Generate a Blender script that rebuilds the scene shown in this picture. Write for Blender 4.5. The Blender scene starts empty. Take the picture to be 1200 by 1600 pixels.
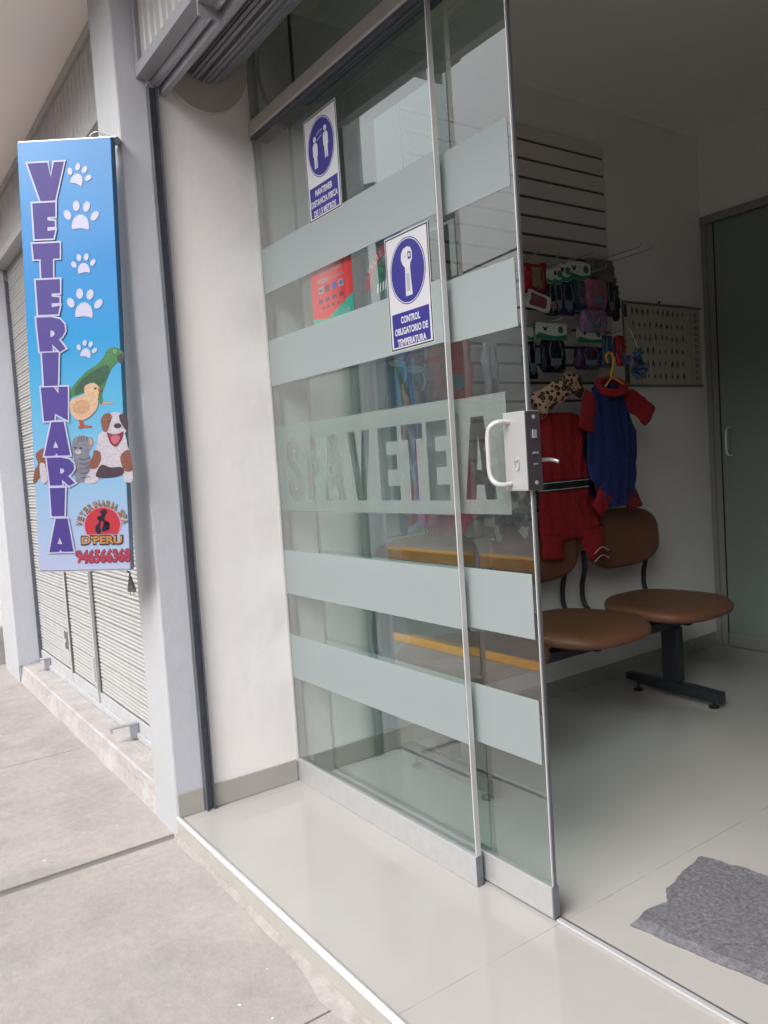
import bpy, bmesh, math, random
from math import sin, cos, pi, radians, sqrt, atan2
from mathutils import Vector, Matrix, noise
from mathutils.geometry import tessellate_polygon
random.seed(7)
D = bpy.data
SC = bpy.context.scene
COL = SC.collection

# ------------------------------------------------------------------ camera
YAW, PITCH, ROLL = 0.9635, -0.0622, -0.0663
f_ = Vector((-sin(YAW) * cos(PITCH), cos(YAW) * cos(PITCH), sin(PITCH)))
r_ = Vector((cos(YAW), sin(YAW), 0))
u_ = r_.cross(f_)
r2 = cos(ROLL) * r_ + sin(ROLL) * u_
u2 = -sin(ROLL) * r_ + cos(ROLL) * u_
cam = D.cameras.new('camera')
cam.sensor_fit = 'VERTICAL'
cam.sensor_height = 36
cam.lens = 1229.1 / 1600 * 36
cam.clip_start = 0.02
cam.clip_end = 500
co = D.objects.new('camera', cam)
COL.objects.link(co)
co.matrix_world = Matrix(((r2.x, u2.x, -f_.x, 2.5615), (r2.y, u2.y, -f_.y, -0.8505), (r2.z, u2.z, -f_.z, 1.15), (0, 0, 0, 1)))
SC.camera = co

# ------------------------------------------------------------------ world, sun, exposure
SUN_EL, SUN_AZ = radians(44), radians(164)
w = D.worlds.new("World")
SC.world = w
w.use_nodes = True
nt = w.node_tree
nt.nodes.clear()
sky = nt.nodes.new('ShaderNodeTexSky')
sky.sky_type = 'NISHITA'
sky.sun_disc = False
sky.sun_elevation = SUN_EL
sky.sun_rotation = SUN_AZ
sky.air_density = 1.2
sky.dust_density = 7.0
hs = nt.nodes.new('ShaderNodeHueSaturation')
hs.inputs['Saturation'].default_value = 0.2
bg = nt.nodes.new('ShaderNodeBackground')
bg.inputs['Strength'].default_value = 0.15
wo = nt.nodes.new('ShaderNodeOutputWorld')
nt.links.new(sky.outputs[0], hs.inputs['Color'])
nt.links.new(hs.outputs[0], bg.inputs[0])
nt.links.new(bg.outputs[0], wo.inputs[0])
sl = D.lights.new('sun', 'SUN')
sl.energy = 0.5
sl.angle = radians(45)
sl.color = (1, 0.98, 0.96)
so = D.objects.new('sun', sl)
COL.objects.link(so)
sd = Vector((sin(SUN_AZ) * cos(SUN_EL), cos(SUN_AZ) * cos(SUN_EL), sin(SUN_EL)))
so.rotation_euler = sd.to_track_quat('Z', 'Y').to_euler()
so.location = (3, -4, 6)
SC.view_settings.view_transform = 'Standard'
SC.view_settings.look = 'None'
SC.view_settings.exposure = 1.15
SC.view_settings.gamma = 1
SC.render.engine = 'CYCLES'
SC.cycles.max_bounces = 12
SC.cycles.diffuse_bounces = 8
SC.cycles.transparent_max_bounces = 40
SC.cycles.caustics_reflective = False
SC.cycles.caustics_refractive = False


# ------------------------------------------------------------------ materials
def srgb(r, g, b):
    f = lambda c: (c / 255) / 12.92 if c / 255 <= 0.04045 else (((c / 255) + 0.055) / 1.055) ** 2.4
    return (f(r), f(g), f(b))


def mat(name, col, rough=0.6, metal=0.0, var=0.0, vscale=8.0, bump=0.0, bscale=60.0, spec=0.5, stain=None, coat=0.0, detail=6, scuff=0.0):
    m = D.materials.new(name)
    m.use_nodes = True
    n = m.node_tree.nodes
    L = m.node_tree.links
    b = n['Principled BSDF']
    b.inputs['Base Color'].default_value = (*col, 1)
    b.inputs['Roughness'].default_value = rough
    b.inputs['Metallic'].default_value = metal
    b.inputs['Specular IOR Level'].default_value = spec
    b.inputs['Coat Weight'].default_value = coat
    tc = n.new('ShaderNodeTexCoord')
    if var > 0:
        no = n.new('ShaderNodeTexNoise')
        no.inputs['Scale'].default_value = vscale
        no.inputs['Detail'].default_value = detail
        no.inputs['Roughness'].default_value = 0.62
        L.new(tc.outputs['Object'], no.inputs['Vector'])
        cr = n.new('ShaderNodeValToRGB')
        cr.color_ramp.elements[0].position = 0.3
        cr.color_ramp.elements[1].position = 0.7
        s2 = stain if stain else tuple(c * (1 - var) for c in col)
        cr.color_ramp.elements[0].color = (*s2, 1)
        cr.color_ramp.elements[1].color = (*tuple(min(1, c * (1 + var * 0.5)) for c in col), 1)
        L.new(no.outputs['Fac'], cr.inputs['Fac'])
        L.new(cr.outputs['Color'], b.inputs['Base Color'])
        mr = n.new('ShaderNodeMapRange')
        mr.inputs['To Min'].default_value = min(1, rough * 1.25)
        mr.inputs['To Max'].default_value = rough * 0.8
        L.new(no.outputs['Fac'], mr.inputs['Value'])
        L.new(mr.outputs['Result'], b.inputs['Roughness'])
    if scuff > 0:
        mpn = n.new('ShaderNodeMapping'); mpn.inputs['Scale'].default_value = (1, 1, 0.45)
        L.new(tc.outputs['Object'], mpn.inputs[0])
        ns_ = n.new('ShaderNodeTexNoise'); ns_.inputs['Scale'].default_value = 11; ns_.inputs['Detail'].default_value = 9; ns_.inputs['Roughness'].default_value = 0.75
        L.new(mpn.outputs[0], ns_.inputs['Vector'])
        rr = n.new('ShaderNodeMapRange'); rr.inputs['From Min'].default_value = 0.60; rr.inputs['From Max'].default_value = 0.74
        rr.inputs['To Min'].default_value = 0; rr.inputs['To Max'].default_value = scuff
        L.new(ns_.outputs['Fac'], rr.inputs['Value'])
        mm = n.new('ShaderNodeMix'); mm.data_type = 'RGBA'
        src = b.inputs['Base Color'].links[0].from_socket
        L.new(rr.outputs[0], mm.inputs['Factor']); L.new(src, mm.inputs['A']); mm.inputs['B'].default_value = (*[q * 0.55 for q in col], 1)
        L.new(mm.outputs['Result'], b.inputs['Base Color'])
    if bump > 0:
        nb = n.new('ShaderNodeTexNoise')
        nb.inputs['Scale'].default_value = bscale
        nb.inputs['Detail'].default_value = 5
        L.new(tc.outputs['Object'], nb.inputs['Vector'])
        bp = n.new('ShaderNodeBump')
        bp.inputs['Strength'].default_value = bump
        bp.inputs['Distance'].default_value = 0.01
        L.new(nb.outputs['Fac'], bp.inputs['Height'])
        L.new(bp.outputs['Normal'], b.inputs['Normal'])
    return m


MT = {}
MT['white_wall'] = mat('white_wall_paint', (0.82, 0.80, 0.80), 0.75, var=0.05, vscale=2.2, bump=0.2, bscale=14, scuff=0.14)
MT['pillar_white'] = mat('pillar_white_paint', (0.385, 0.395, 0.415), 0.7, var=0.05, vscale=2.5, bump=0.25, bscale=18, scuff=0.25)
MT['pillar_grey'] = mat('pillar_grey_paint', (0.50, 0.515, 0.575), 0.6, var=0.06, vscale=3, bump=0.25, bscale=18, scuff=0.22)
MT['cream_wall'] = mat('cream_wall_paint', (0.92, 0.88, 0.865), 0.75, var=0.04, vscale=1.3, bump=0.12, bscale=16)
MT['ceil'] = mat('ceiling_paint', (0.82, 0.80, 0.74), 0.8, var=0.03, vscale=1.5)
MT['alu'] = mat('brushed_aluminium', (0.50, 0.505, 0.515), 0.38, metal=0.55, var=0.06, vscale=30)
MT['alu_bright'] = mat('bright_aluminium', (0.52, 0.52, 0.53), 0.35, metal=0.35)
MT['alu_dark'] = mat('dark_aluminium', (0.20, 0.21, 0.24), 0.4, metal=0.6, var=0.1, vscale=40)
MT['guide'] = mat('guide_channel_steel', (0.12, 0.13, 0.16), 0.5, metal=0.4, var=0.2, vscale=25)
MT['steel_grey'] = mat('grey_painted_steel', (0.33, 0.34, 0.37), 0.45, metal=0.25, var=0.08, vscale=12)
MT['panel_grey'] = mat('ribbed_panel_paint', (0.42, 0.415, 0.42), 0.5, metal=0.2, var=0.07, vscale=7)
MT['lip'] = mat('galvanised_sheet', (0.46, 0.46, 0.50), 0.30, metal=0.55)
MT['curtain'] = mat('shutter_paint', (0.36, 0.358, 0.353), 0.45, metal=0.1, var=0.07, vscale=9)
MT['curtain_dark'] = mat('shutter_roll_steel', (0.24, 0.25, 0.27), 0.45, metal=0.4, var=0.1, vscale=9)
MT['base_bar'] = mat('shutter_base_paint', (0.39, 0.395, 0.41), 0.5, var=0.1, vscale=14, bump=0.1)
MT['disc'] = mat('roll_end_plate_paint', (0.48, 0.455, 0.43), 0.7, var=0.05, vscale=9)
MT['dark_metal'] = mat('black_powder_coat', (0.018, 0.02, 0.026), 0.42)
MT['black'] = mat('black_plastic', (0.012, 0.012, 0.014), 0.5)
MT['white_plastic'] = mat('white_plastic', (0.75, 0.75, 0.75), 0.4)
MT['lock_plate'] = mat('satin_lock_plate', (0.40, 0.40, 0.41), 0.35, metal=0.35, var=0.04, vscale=20)
MT['lock_side'] = mat('dark_lock_case', (0.10, 0.085, 0.10), 0.4, metal=0.5)
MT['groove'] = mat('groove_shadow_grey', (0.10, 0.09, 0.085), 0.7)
MT['slat'] = mat('slatwall_melamine', (0.66, 0.60, 0.59), 0.4, var=0.03, vscale=3)
MT['ledge'] = mat('pinkish_cement', (0.36, 0.338, 0.332), 0.9, var=0.18, vscale=9, bump=0.7, bscale=45, scuff=0.5)
MT['pack'] = {}


def flat(key, r, g, b, rough=0.5, var=0.0, vs=60):
    if key not in MT:
        k = 1.0
        for pre, q in (('print_', 0.46), ('sign_purple', 0.22), ('sign_', 0.50), ('emblem_', 0.46), ('number_', 0.46), ('knit_', 0.85), ('wall_taupe', 1.1)):
            if key.startswith(pre): k = q
        c = tuple(min(1, v * k) for v in srgb(r, g, b))
        MT[key] = mat(key, c, rough, var=var, vscale=vs, bump=0.9 if key.startswith('pack_') else (0.7 if key.startswith('knit_') else 0.0), bscale=38 if key.startswith('pack_') else 260)
    return MT[key]


# porcelain floor with joints
def tile_mat(name, base, jx, jy, dark=0.45, rough=0.035):
    m = mat(name, base, rough, var=0.07, vscale=1.8, spec=0.6)
    n = m.node_tree.nodes
    L = m.node_tree.links
    b = n['Principled BSDF']
    tc = [x for x in n if x.type == 'TEX_COORD'][0]
    sp = n.new('ShaderNodeSeparateXYZ')
    L.new(tc.outputs['Object'], sp.inputs[0])

    def line(o, off, per):
        a = n.new('ShaderNodeMath'); a.operation = 'ADD'; a.inputs[1].default_value = -off + per * 40.5
        L.new(sp.outputs[o], a.inputs[0])
        c = n.new('ShaderNodeMath'); c.operation = 'MODULO'; c.inputs[1].default_value = per
        L.new(a.outputs[0], c.inputs[0])
        d = n.new('ShaderNodeMath'); d.operation = 'SUBTRACT'; d.inputs[1].default_value = per / 2
        L.new(c.outputs[0], d.inputs[0])
        e = n.new('ShaderNodeMath'); e.operation = 'ABSOLUTE'
        L.new(d.outputs[0], e.inputs[0])
        g = n.new('ShaderNodeMath'); g.operation = 'LESS_THAN'; g.inputs[1].default_value = 0.0011
        L.new(e.outputs[0], g.inputs[0])
        return g
    a = line(0, *jx); c = line(1, *jy)
    mx = n.new('ShaderNodeMath'); mx.operation = 'MAXIMUM'
    L.new(a.outputs[0], mx.inputs[0]); L.new(c.outputs[0], mx.inputs[1])
    # joints break up
    nz = n.new('ShaderNodeTexNoise'); nz.inputs['Scale'].default_value = 9
    L.new(tc.outputs['Object'], nz.inputs['Vector'])
    ml = n.new('ShaderNodeMath'); ml.operation = 'MULTIPLY'
    mr = n.new('ShaderNodeMapRange'); mr.inputs['From Min'].default_value = 0.4; mr.inputs['From Max'].default_value = 0.65
    mr.inputs['To Min'].default_value = 0.15; mr.inputs['To Max'].default_value = 0.9
    L.new(nz.outputs['Fac'], mr.inputs['Value'])
    L.new(mx.outputs[0], ml.inputs[0]); L.new(mr.outputs[0], ml.inputs[1])
    mix = n.new('ShaderNodeMix'); mix.data_type = 'RGBA'
    src = b.inputs['Base Color'].links[0].from_socket
    L.new(ml.outputs[0], mix.inputs['Factor'])
    L.new(src, mix.inputs['A'])
    mix.inputs['B'].default_value = (*[q * dark for q in base], 1)
    L.new(mix.outputs['Result'], b.inputs['Base Color'])
    return m


MT['tile'] = tile_mat('beige_porcelain', (0.365, 0.35, 0.335), (1.245, 1.2), (0.0, 60.0))
MT['tile_trim'] = mat('beige_tile_trim', (0.36, 0.35, 0.325), 0.25, var=0.06, vscale=5, scuff=0.2)


def concrete_mat():
    m = D.materials.new('worn_concrete')
    m.use_nodes = True
    n = m.node_tree.nodes; L = m.node_tree.links
    b = n['Principled BSDF']
    b.inputs['Roughness'].default_value = 0.85
    tc = n.new('ShaderNodeTexCoord')
    def noi(s, d=6, r=0.6):
        x = n.new('ShaderNodeTexNoise'); x.inputs['Scale'].default_value = s; x.inputs['Detail'].default_value = d
        x.inputs['Roughness'].default_value = r; L.new(tc.outputs['Object'], x.inputs['Vector']); return x
    def ramp(src, e):
        c = n.new('ShaderNodeValToRGB'); c.color_ramp.elements.remove(c.color_ramp.elements[1])
        c.color_ramp.elements[0].position = e[0][0]; c.color_ramp.elements[0].color = (*e[0][1], 1)
        for p, q in e[1:]:
            k = c.color_ramp.elements.new(p); k.color = (*q, 1)
        L.new(src, c.inputs['Fac']); return c
    a = ramp(noi(2.6, 8, 0.65).outputs['Fac'], [(0.32, (0.255, 0.242, 0.226)), (0.47, (0.308, 0.290, 0.275)), (0.60, (0.345, 0.312, 0.300)), (0.75, (0.372, 0.338, 0.322))])
    f = ramp(noi(38, 6, 0.7).outputs['Fac'], [(0.3, (0.86, 0.86, 0.86)), (0.7, (1.06, 1.06, 1.06))])
    mu = n.new('ShaderNodeMix'); mu.data_type = 'RGBA'; mu.blend_type = 'MULTIPLY'; mu.inputs['Factor'].default_value = 1
    L.new(a.outputs[0], mu.inputs['A']); L.new(f.outputs[0], mu.inputs['B'])
    # dried white paint drips
    v = n.new('ShaderNodeTexVoronoi'); v.inputs['Scale'].default_value = 13; v.inputs['Randomness'].default_value = 1
    mp = n.new('ShaderNodeVectorMath'); mp.operation = 'ADD'
    nn = noi(30, 2)
    sc = n.new('ShaderNodeVectorMath'); sc.operation = 'SCALE'; sc.inputs['Scale'].default_value = 0.02
    L.new(nn.outputs['Color'], sc.inputs[0]); L.new(tc.outputs['Object'], mp.inputs[0]); L.new(sc.outputs[0], mp.inputs[1])
    L.new(mp.outputs[0], v.inputs['Vector'])
    sep = n.new('ShaderNodeSeparateColor'); L.new(v.outputs['Color'], sep.inputs[0])
    sz = n.new('ShaderNodeMapRange'); sz.inputs['From Min'].default_value = 0.5; sz.inputs['From Max'].default_value = 1
    sz.inputs['To Min'].default_value = 0; sz.inputs['To Max'].default_value = 0.08
    L.new(sep.outputs[0], sz.inputs['Value'])
    lt = n.new('ShaderNodeMath'); lt.operation = 'LESS_THAN'
    L.new(v.outputs['Distance'], lt.inputs[0]); L.new(sz.outputs[0], lt.inputs[1])
    m2 = n.new('ShaderNodeMix'); m2.data_type = 'RGBA'
    ml = n.new('ShaderNodeMath'); ml.operation = 'MULTIPLY'; ml.inputs[1].default_value = 0.85; L.new(lt.outputs[0], ml.inputs[0])
    L.new(ml.outputs[0], m2.inputs['Factor']); L.new(mu.outputs['Result'], m2.inputs['A'])
    m2.inputs['B'].default_value = (0.62, 0.60, 0.59, 1)
    L.new(m2.outputs['Result'], b.inputs['Base Color'])
    gr = ramp(noi(330, 3, 0.8).outputs['Fac'], [(0.33, (0.55, 0.54, 0.53)), (0.42, (1, 1, 1)), (0.66, (1, 1, 1)), (0.74, (1.15, 1.13, 1.1))])
    st_ = ramp(noi(1.1, 9, 0.72).outputs['Fac'], [(0.36, (0.84, 0.83, 0.80)), (0.46, (1, 1, 1)), (0.6, (1, 0.985, 0.975)), (0.66, (1.05, 1.01, 1.0))])
    g1 = n.new('ShaderNodeMix'); g1.data_type = 'RGBA'; g1.blend_type = 'MULTIPLY'; g1.inputs['Factor'].default_value = 1
    g2 = n.new('ShaderNodeMix'); g2.data_type = 'RGBA'; g2.blend_type = 'MULTIPLY'; g2.inputs['Factor'].default_value = 1
    L.new(m2.outputs['Result'], g1.inputs['A']); L.new(gr.outputs[0], g1.inputs['B'])
    L.new(g1.outputs['Result'], g2.inputs['A']); L.new(st_.outputs[0], g2.inputs['B'])
    vc = n.new('ShaderNodeTexVoronoi'); vc.feature = 'DISTANCE_TO_EDGE'; vc.inputs['Scale'].default_value = 1.3
    wob = n.new('ShaderNodeVectorMath'); wob.operation = 'SCALE'; wob.inputs['Scale'].default_value = 0.22
    L.new(noi(4, 6).outputs['Color'], wob.inputs[0])
    wa = n.new('ShaderNodeVectorMath'); wa.operation = 'ADD'; L.new(tc.outputs['Object'], wa.inputs[0]); L.new(wob.outputs[0], wa.inputs[1])
    L.new(wa.outputs[0], vc.inputs['Vector'])
    ck = n.new('ShaderNodeMath'); ck.operation = 'LESS_THAN'; ck.inputs[1].default_value = 0.0022
    L.new(vc.outputs['Distance'], ck.inputs[0])
    cm_ = n.new('ShaderNodeMapRange'); cm_.inputs['From Min'].default_value = 0.60; cm_.inputs['From Max'].default_value = 0.70
    L.new(noi(1.7, 2).outputs['Fac'], cm_.inputs['Value'])
    ckm = n.new('ShaderNodeMath'); ckm.operation = 'MULTIPLY'; L.new(ck.outputs[0], ckm.inputs[0]); L.new(cm_.outputs[0], ckm.inputs[1])
    g3 = n.new('ShaderNodeMix'); g3.data_type = 'RGBA'; L.new(ckm.outputs[0], g3.inputs['Factor']); L.new(g2.outputs['Result'], g3.inputs['A']); g3.inputs['B'].default_value = (0.16, 0.15, 0.14, 1)
    L.new(g3.outputs['Result'], b.inputs['Base Color'])
    bp = n.new('ShaderNodeBump'); bp.inputs['Strength'].default_value = 0.5; bp.inputs['Distance'].default_value = 0.004
    L.new(noi(70, 8, 0.7).outputs['Fac'], bp.inputs['Height']); L.new(bp.outputs[0], b.inputs['Normal'])
    return m


MT['concrete'] = concrete_mat()
MT['asphalt'] = mat('asphalt', (0.11, 0.11, 0.112), 0.9, var=0.2, vscale=5, bump=0.6, bscale=150)
MT['joint'] = mat('joint_dirt', (0.155, 0.145, 0.14), 0.9, var=0.15, vscale=20)


def glass_mat(name, tint, boost=3.1, maxr=1.0):
    m = D.materials.new(name)
    m.use_nodes = True
    n = m.node_tree.nodes; L = m.node_tree.links
    n.clear()
    o = n.new('ShaderNodeOutputMaterial')
    t = n.new('ShaderNodeBsdfTransparent'); t.inputs[0].default_value = (*tint, 1)
    g = n.new('ShaderNodeBsdfGlossy'); g.inputs['Roughness'].default_value = 0.0
    g.inputs['Color'].default_value = (1, 1, 1, 1)
    fr = n.new('ShaderNodeFresnel'); fr.inputs['IOR'].default_value = 1.5
    ge = n.new('ShaderNodeNewGeometry')
    s = n.new('ShaderNodeMath'); s.operation = 'SUBTRACT'; s.inputs[0].default_value = 1
    L.new(ge.outputs['Backfacing'], s.inputs[1])
    a = n.new('ShaderNodeMath'); a.operation = 'MULTIPLY'; a.inputs[1].default_value = boost
    L.new(fr.outputs[0], a.inputs[0])
    c = n.new('ShaderNodeMath'); c.operation = 'MULTIPLY'; c.use_clamp = True
    L.new(a.outputs[0], c.inputs[0]); L.new(s.outputs[0], c.inputs[1])
    mx = n.new('ShaderNodeMixShader')
    L.new(c.outputs[0], mx.inputs[0]); L.new(t.outputs[0], mx.inputs[1]); L.new(g.outputs[0], mx.inputs[2])
    du = n.new('ShaderNodeBsdfDiffuse'); du.inputs[0].default_value = (0.62, 0.68, 0.66, 1)
    tc = n.new('ShaderNodeTexCoord')
    nd = n.new('ShaderNodeTexNoise'); nd.inputs['Scale'].default_value = 6; nd.inputs['Detail'].default_value = 8; nd.inputs['Roughness'].default_value = 0.7
    L.new(tc.outputs['Object'], nd.inputs['Vector'])
    md = n.new('ShaderNodeMapRange'); md.inputs['From Min'].default_value = 0.35; md.inputs['From Max'].default_value = 0.75
    md.inputs['To Min'].default_value = 0.0; md.inputs['To Max'].default_value = 0.022
    L.new(nd.outputs['Fac'], md.inputs['Value'])
    m3 = n.new('ShaderNodeMixShader')
    L.new(md.outputs[0], m3.inputs[0]); L.new(mx.outputs[0], m3.inputs[1]); L.new(du.outputs[0], m3.inputs[2])
    L.new(m3.outputs[0], o.inputs[0])
    return m


MT['glass'] = glass_mat('tempered_glass', (0.85, 0.915, 0.90))


def film_mat(name, cover, col, trans=0.35):
    m = D.materials.new(name)
    m.use_nodes = True
    n = m.node_tree.nodes; L = m.node_tree.links
    n.clear()
    o = n.new('ShaderNodeOutputMaterial')
    t = n.new('ShaderNodeBsdfTransparent'); t.inputs[0].default_value = (0.93, 0.98, 0.96, 1)
    d = n.new('ShaderNodeBsdfDiffuse'); d.inputs[0].default_value = (*col, 1)
    tr = n.new('ShaderNodeBsdfTranslucent'); tr.inputs[0].default_value = (*col, 1)
    m1 = n.new('ShaderNodeMixShader'); m1.inputs[0].default_value = trans
    L.new(d.outputs[0], m1.inputs[1]); L.new(tr.outputs[0], m1.inputs[2])
    m2 = n.new('ShaderNodeMixShader'); m2.inputs[0].default_value = cover
    L.new(t.outputs[0], m2.inputs[1]); L.new(m1.outputs[0], m2.inputs[2])
    L.new(m2.outputs[0], o.inputs[0])
    return m


MT['film'] = film_mat('frosted_film', 0.70, (0.41, 0.455, 0.465))
MT['film_text'] = film_mat('frosted_lettering_film', 0.36, (0.37, 0.405, 0.40))
MT['clear_bag'] = film_mat('clear_plastic_bag', 0.25, (0.7, 0.7, 0.72))
MT['rear_glass'] = mat('dark_frosted_glass', (0.25, 0.29, 0.275), 0.16, var=0.12, vscale=1.2, spec=0.6)


# ------------------------------------------------------------------ helpers
def link(o, parent=None):
    COL.objects.link(o)
    if parent is not None:
        o.parent = parent
    return o


def tag(o, label=None, cat=None, group=None, kind=None):
    if label: o['label'] = label
    if cat: o['category'] = cat
    if group: o['group'] = group
    if kind: o['kind'] = kind
    return o


def thing(name, label, cat, loc=(0, 0, 0), group=None):
    o = D.objects.new(name, None)
    o.location = loc
    o.empty_display_size = 0.1
    COL.objects.link(o)
    return tag(o, label, cat, group)


def rootloc(p):
    v = Vector((0, 0, 0))
    while p is not None:
        v += Vector(p.location)
        p = p.parent
    return v


def obj(name, bm, m, parent=None, smooth=False, local=False, bevel=0.0):
    """mesh given in world coordinates unless local"""
    if bevel > 0:
        bmesh.ops.bevel(bm, geom=[e for e in bm.edges], offset=bevel, segments=2, affect='EDGES', profile=0.5, clamp_overlap=True)
    if parent is not None and not local:
        bmesh.ops.translate(bm, verts=bm.verts, vec=-rootloc(parent))
    bmesh.ops.recalc_face_normals(bm, faces=bm.faces)
    me = D.meshes.new(name)
    bm.to_mesh(me)
    bm.free()
    if smooth:
        for p in me.polygons: p.use_smooth = True
    ms = m if isinstance(m, (list, tuple)) else [m]
    for x in ms: me.materials.append(x)
    o = D.objects.new(name, me)
    return link(o, parent)


def BM(): return bmesh.new()


def box(bm, x0, x1, y0, y1, z0, z1, mi=0):
    vs = [bm.verts.new(p) for p in ((x0, y0, z0), (x1, y0, z0), (x1, y1, z0), (x0, y1, z0), (x0, y0, z1), (x1, y0, z1), (x1, y1, z1), (x0, y1, z1))]
    for f in ((0, 3, 2, 1), (4, 5, 6, 7), (0, 1, 5, 4), (1, 2, 6, 5), (2, 3, 7, 6), (3, 0, 4, 7)):
        bm.faces.new([vs[i] for i in f]).material_index = mi
    return bm


def boxo(name, x0, x1, y0, y1, z0, z1, m, parent=None, bevel=0.0):
    return obj(name, box(BM(), x0, x1, y0, y1, z0, z1), m, parent, bevel=bevel)


def frames(pts):
    pts = [Vector(p) for p in pts]
    out = []
    up = Vector((0, 0, 1))
    prev = None
    for i, p in enumerate(pts):
        t = (pts[min(i + 1, len(pts) - 1)] - pts[max(i - 1, 0)]).normalized()
        if prev is None:
            a = t.cross(up)
            if a.length < 0.1: a = t.cross(Vector((1, 0, 0)))
        else:
            a = prev - t * prev.dot(t)
        a.normalize()
        prev = a
        out.append((p, a, t.cross(a).normalized()))
    return out


def tube(bm, pts, r, seg=10, rb=None, cap=True, mi=0):
    rings = []
    for k, (p, a, b) in enumerate(frames(pts)):
        ra = r[k] if isinstance(r, (list, tuple)) else r
        rr = rb if rb else ra
        rings.append([bm.verts.new(p + a * ra * cos(2 * pi * i / seg) + b * rr * sin(2 * pi * i / seg)) for i in range(seg)])
    for A, B in zip(rings, rings[1:]):
        for i in range(seg):
            bm.faces.new((A[i], A[(i + 1) % seg], B[(i + 1) % seg], B[i])).material_index = mi
    if cap:
        bm.faces.new(rings[0][::-1]); bm.faces.new(rings[-1])
    return bm


def bez(pts, n=8):
    """catmull-rom through points"""
    P = [Vector(p) for p in pts]
    P = [2 * P[0] - P[1]] + P + [2 * P[-1] - P[-2]]
    out = []
    for i in range(1, len(P) - 2):
        for k in range(n):
            t = k / n
            a, b, c, d = P[i - 1:i + 3]
            out.append(0.5 * ((2 * b) + (c - a) * t + (2 * a - 5 * b + 4 * c - d) * t * t + (3 * b - a - 3 * c + d) * t ** 3))
    out.append(P[-2])
    return out


def closed_cr(pts, n=5):
    m = len(pts)
    P = [Vector((p[0], p[1], 0)) for p in pts]
    out = []
    for i in range(m):
        a, b, c, d = P[i - 1], P[i], P[(i + 1) % m], P[(i + 2) % m]
        for k in range(n):
            t = k / n
            q = 0.5 * ((2 * b) + (c - a) * t + (2 * a - 5 * b + 4 * c - d) * t * t + (3 * b - a - 3 * c + d) * t ** 3)
            out.append((q.x, q.y))
    return out


def loft(bm, secs, seg=20, cap=True, power=2.0, wr=0.0, ws=12.0, mi=0):
    """secs: (centre, half_u, half_v) vectors"""
    rings = []
    for c, a, b in secs:
        c, a, b = Vector(c), Vector(a), Vector(b)
        R = []
        for i in range(seg):
            t = 2 * pi * i / seg
            cu, su = cos(t), sin(t)
            e = 2 / power
            x = (abs(cu) ** e) * (1 if cu >= 0 else -1)
            y = (abs(su) ** e) * (1 if su >= 0 else -1)
            p = c + a * x + b * y
            if wr:
                p += (a.normalized() * x + b.normalized() * y) * wr * noise.noise(p * ws) + Vector((wr, 0, 0)) * noise.noise(p * ws * 2.1 + Vector((5, 3, 1)))
            R.append(bm.verts.new(p))
        rings.append(R)
    for A, B in zip(rings, rings[1:]):
        for i in range(seg):
            bm.faces.new((A[i], A[(i + 1) % seg], B[(i + 1) % seg], B[i])).material_index = mi
    if cap:
        bm.faces.new(rings[0][::-1]).material_index = mi
        bm.faces.new(rings[-1]).material_index = mi
    return bm


def plate(bm, loops, O, U, V, th, lift=0.0, mi=0):
    """flat polygon (loops[0] outer, others holes, any order of tessellation) in the plane O+uU+vV with thickness th along U x V"""
    O, U, V = Vector(O), Vector(U), Vector(V)
    N = U.cross(V).normalized()
    L3 = [[Vector((p[0], p[1], 0)) for p in l] for l in loops]
    tris = tessellate_polygon(L3)
    fl = [p for l in L3 for p in l]
    lo = [bm.verts.new(O + U * p.x + V * p.y + N * lift) for p in fl]
    hi = [bm.verts.new(O + U * p.x + V * p.y + N * (lift + th)) for p in fl]
    for t in tris:
        try:
            bm.faces.new([hi[i] for i in t]).material_index = mi
            bm.faces.new([lo[i] for i in reversed(t)]).material_index = mi
        except ValueError:
            pass
    k = 0
    for l in loops:
        n = len(l)
        for i in range(n):
            a, b = k + i, k + (i + 1) % n
            try: bm.faces.new((lo[a], lo[b], hi[b], hi[a])).material_index = mi
            except ValueError: pass
        k += n
    return bm


def ell(cx, cy, rx, ry, n=24, a0=0.0):
    return [(cx + rx * cos(2 * pi * i / n) * cos(a0) - ry * sin(2 * pi * i / n) * sin(a0), cy + rx * cos(2 * pi * i / n) * sin(a0) + ry * sin(2 * pi * i / n) * cos(a0)) for i in range(n)]


def rect(x0, y0, x1, y1): return [(x0, y0), (x1, y0), (x1, y1), (x0, y1)]


def offset_poly(pts, d):
    n = len(pts)
    area = sum(pts[i][0] * pts[(i + 1) % n][1] - pts[(i + 1) % n][0] * pts[i][1] for i in range(n))
    s = 1 if area > 0 else -1
    out = []
    for i in range(n):
        p0, p1, p2 = Vector(pts[i - 1]), Vector(pts[i]), Vector(pts[(i + 1) % n])
        a = (p1 - p0).normalized(); b = (p2 - p1).normalized()
        na = Vector((a.y, -a.x)) * s; nb = Vector((b.y, -b.x)) * s
        m = na + nb
        if m.length < 0.2: m = na
        m.normalize()
        k = max(0.45, m.dot(na))
        q = p1 + m * d / k
        out.append((q.x, q.y))
    return out


_tc = {}


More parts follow.
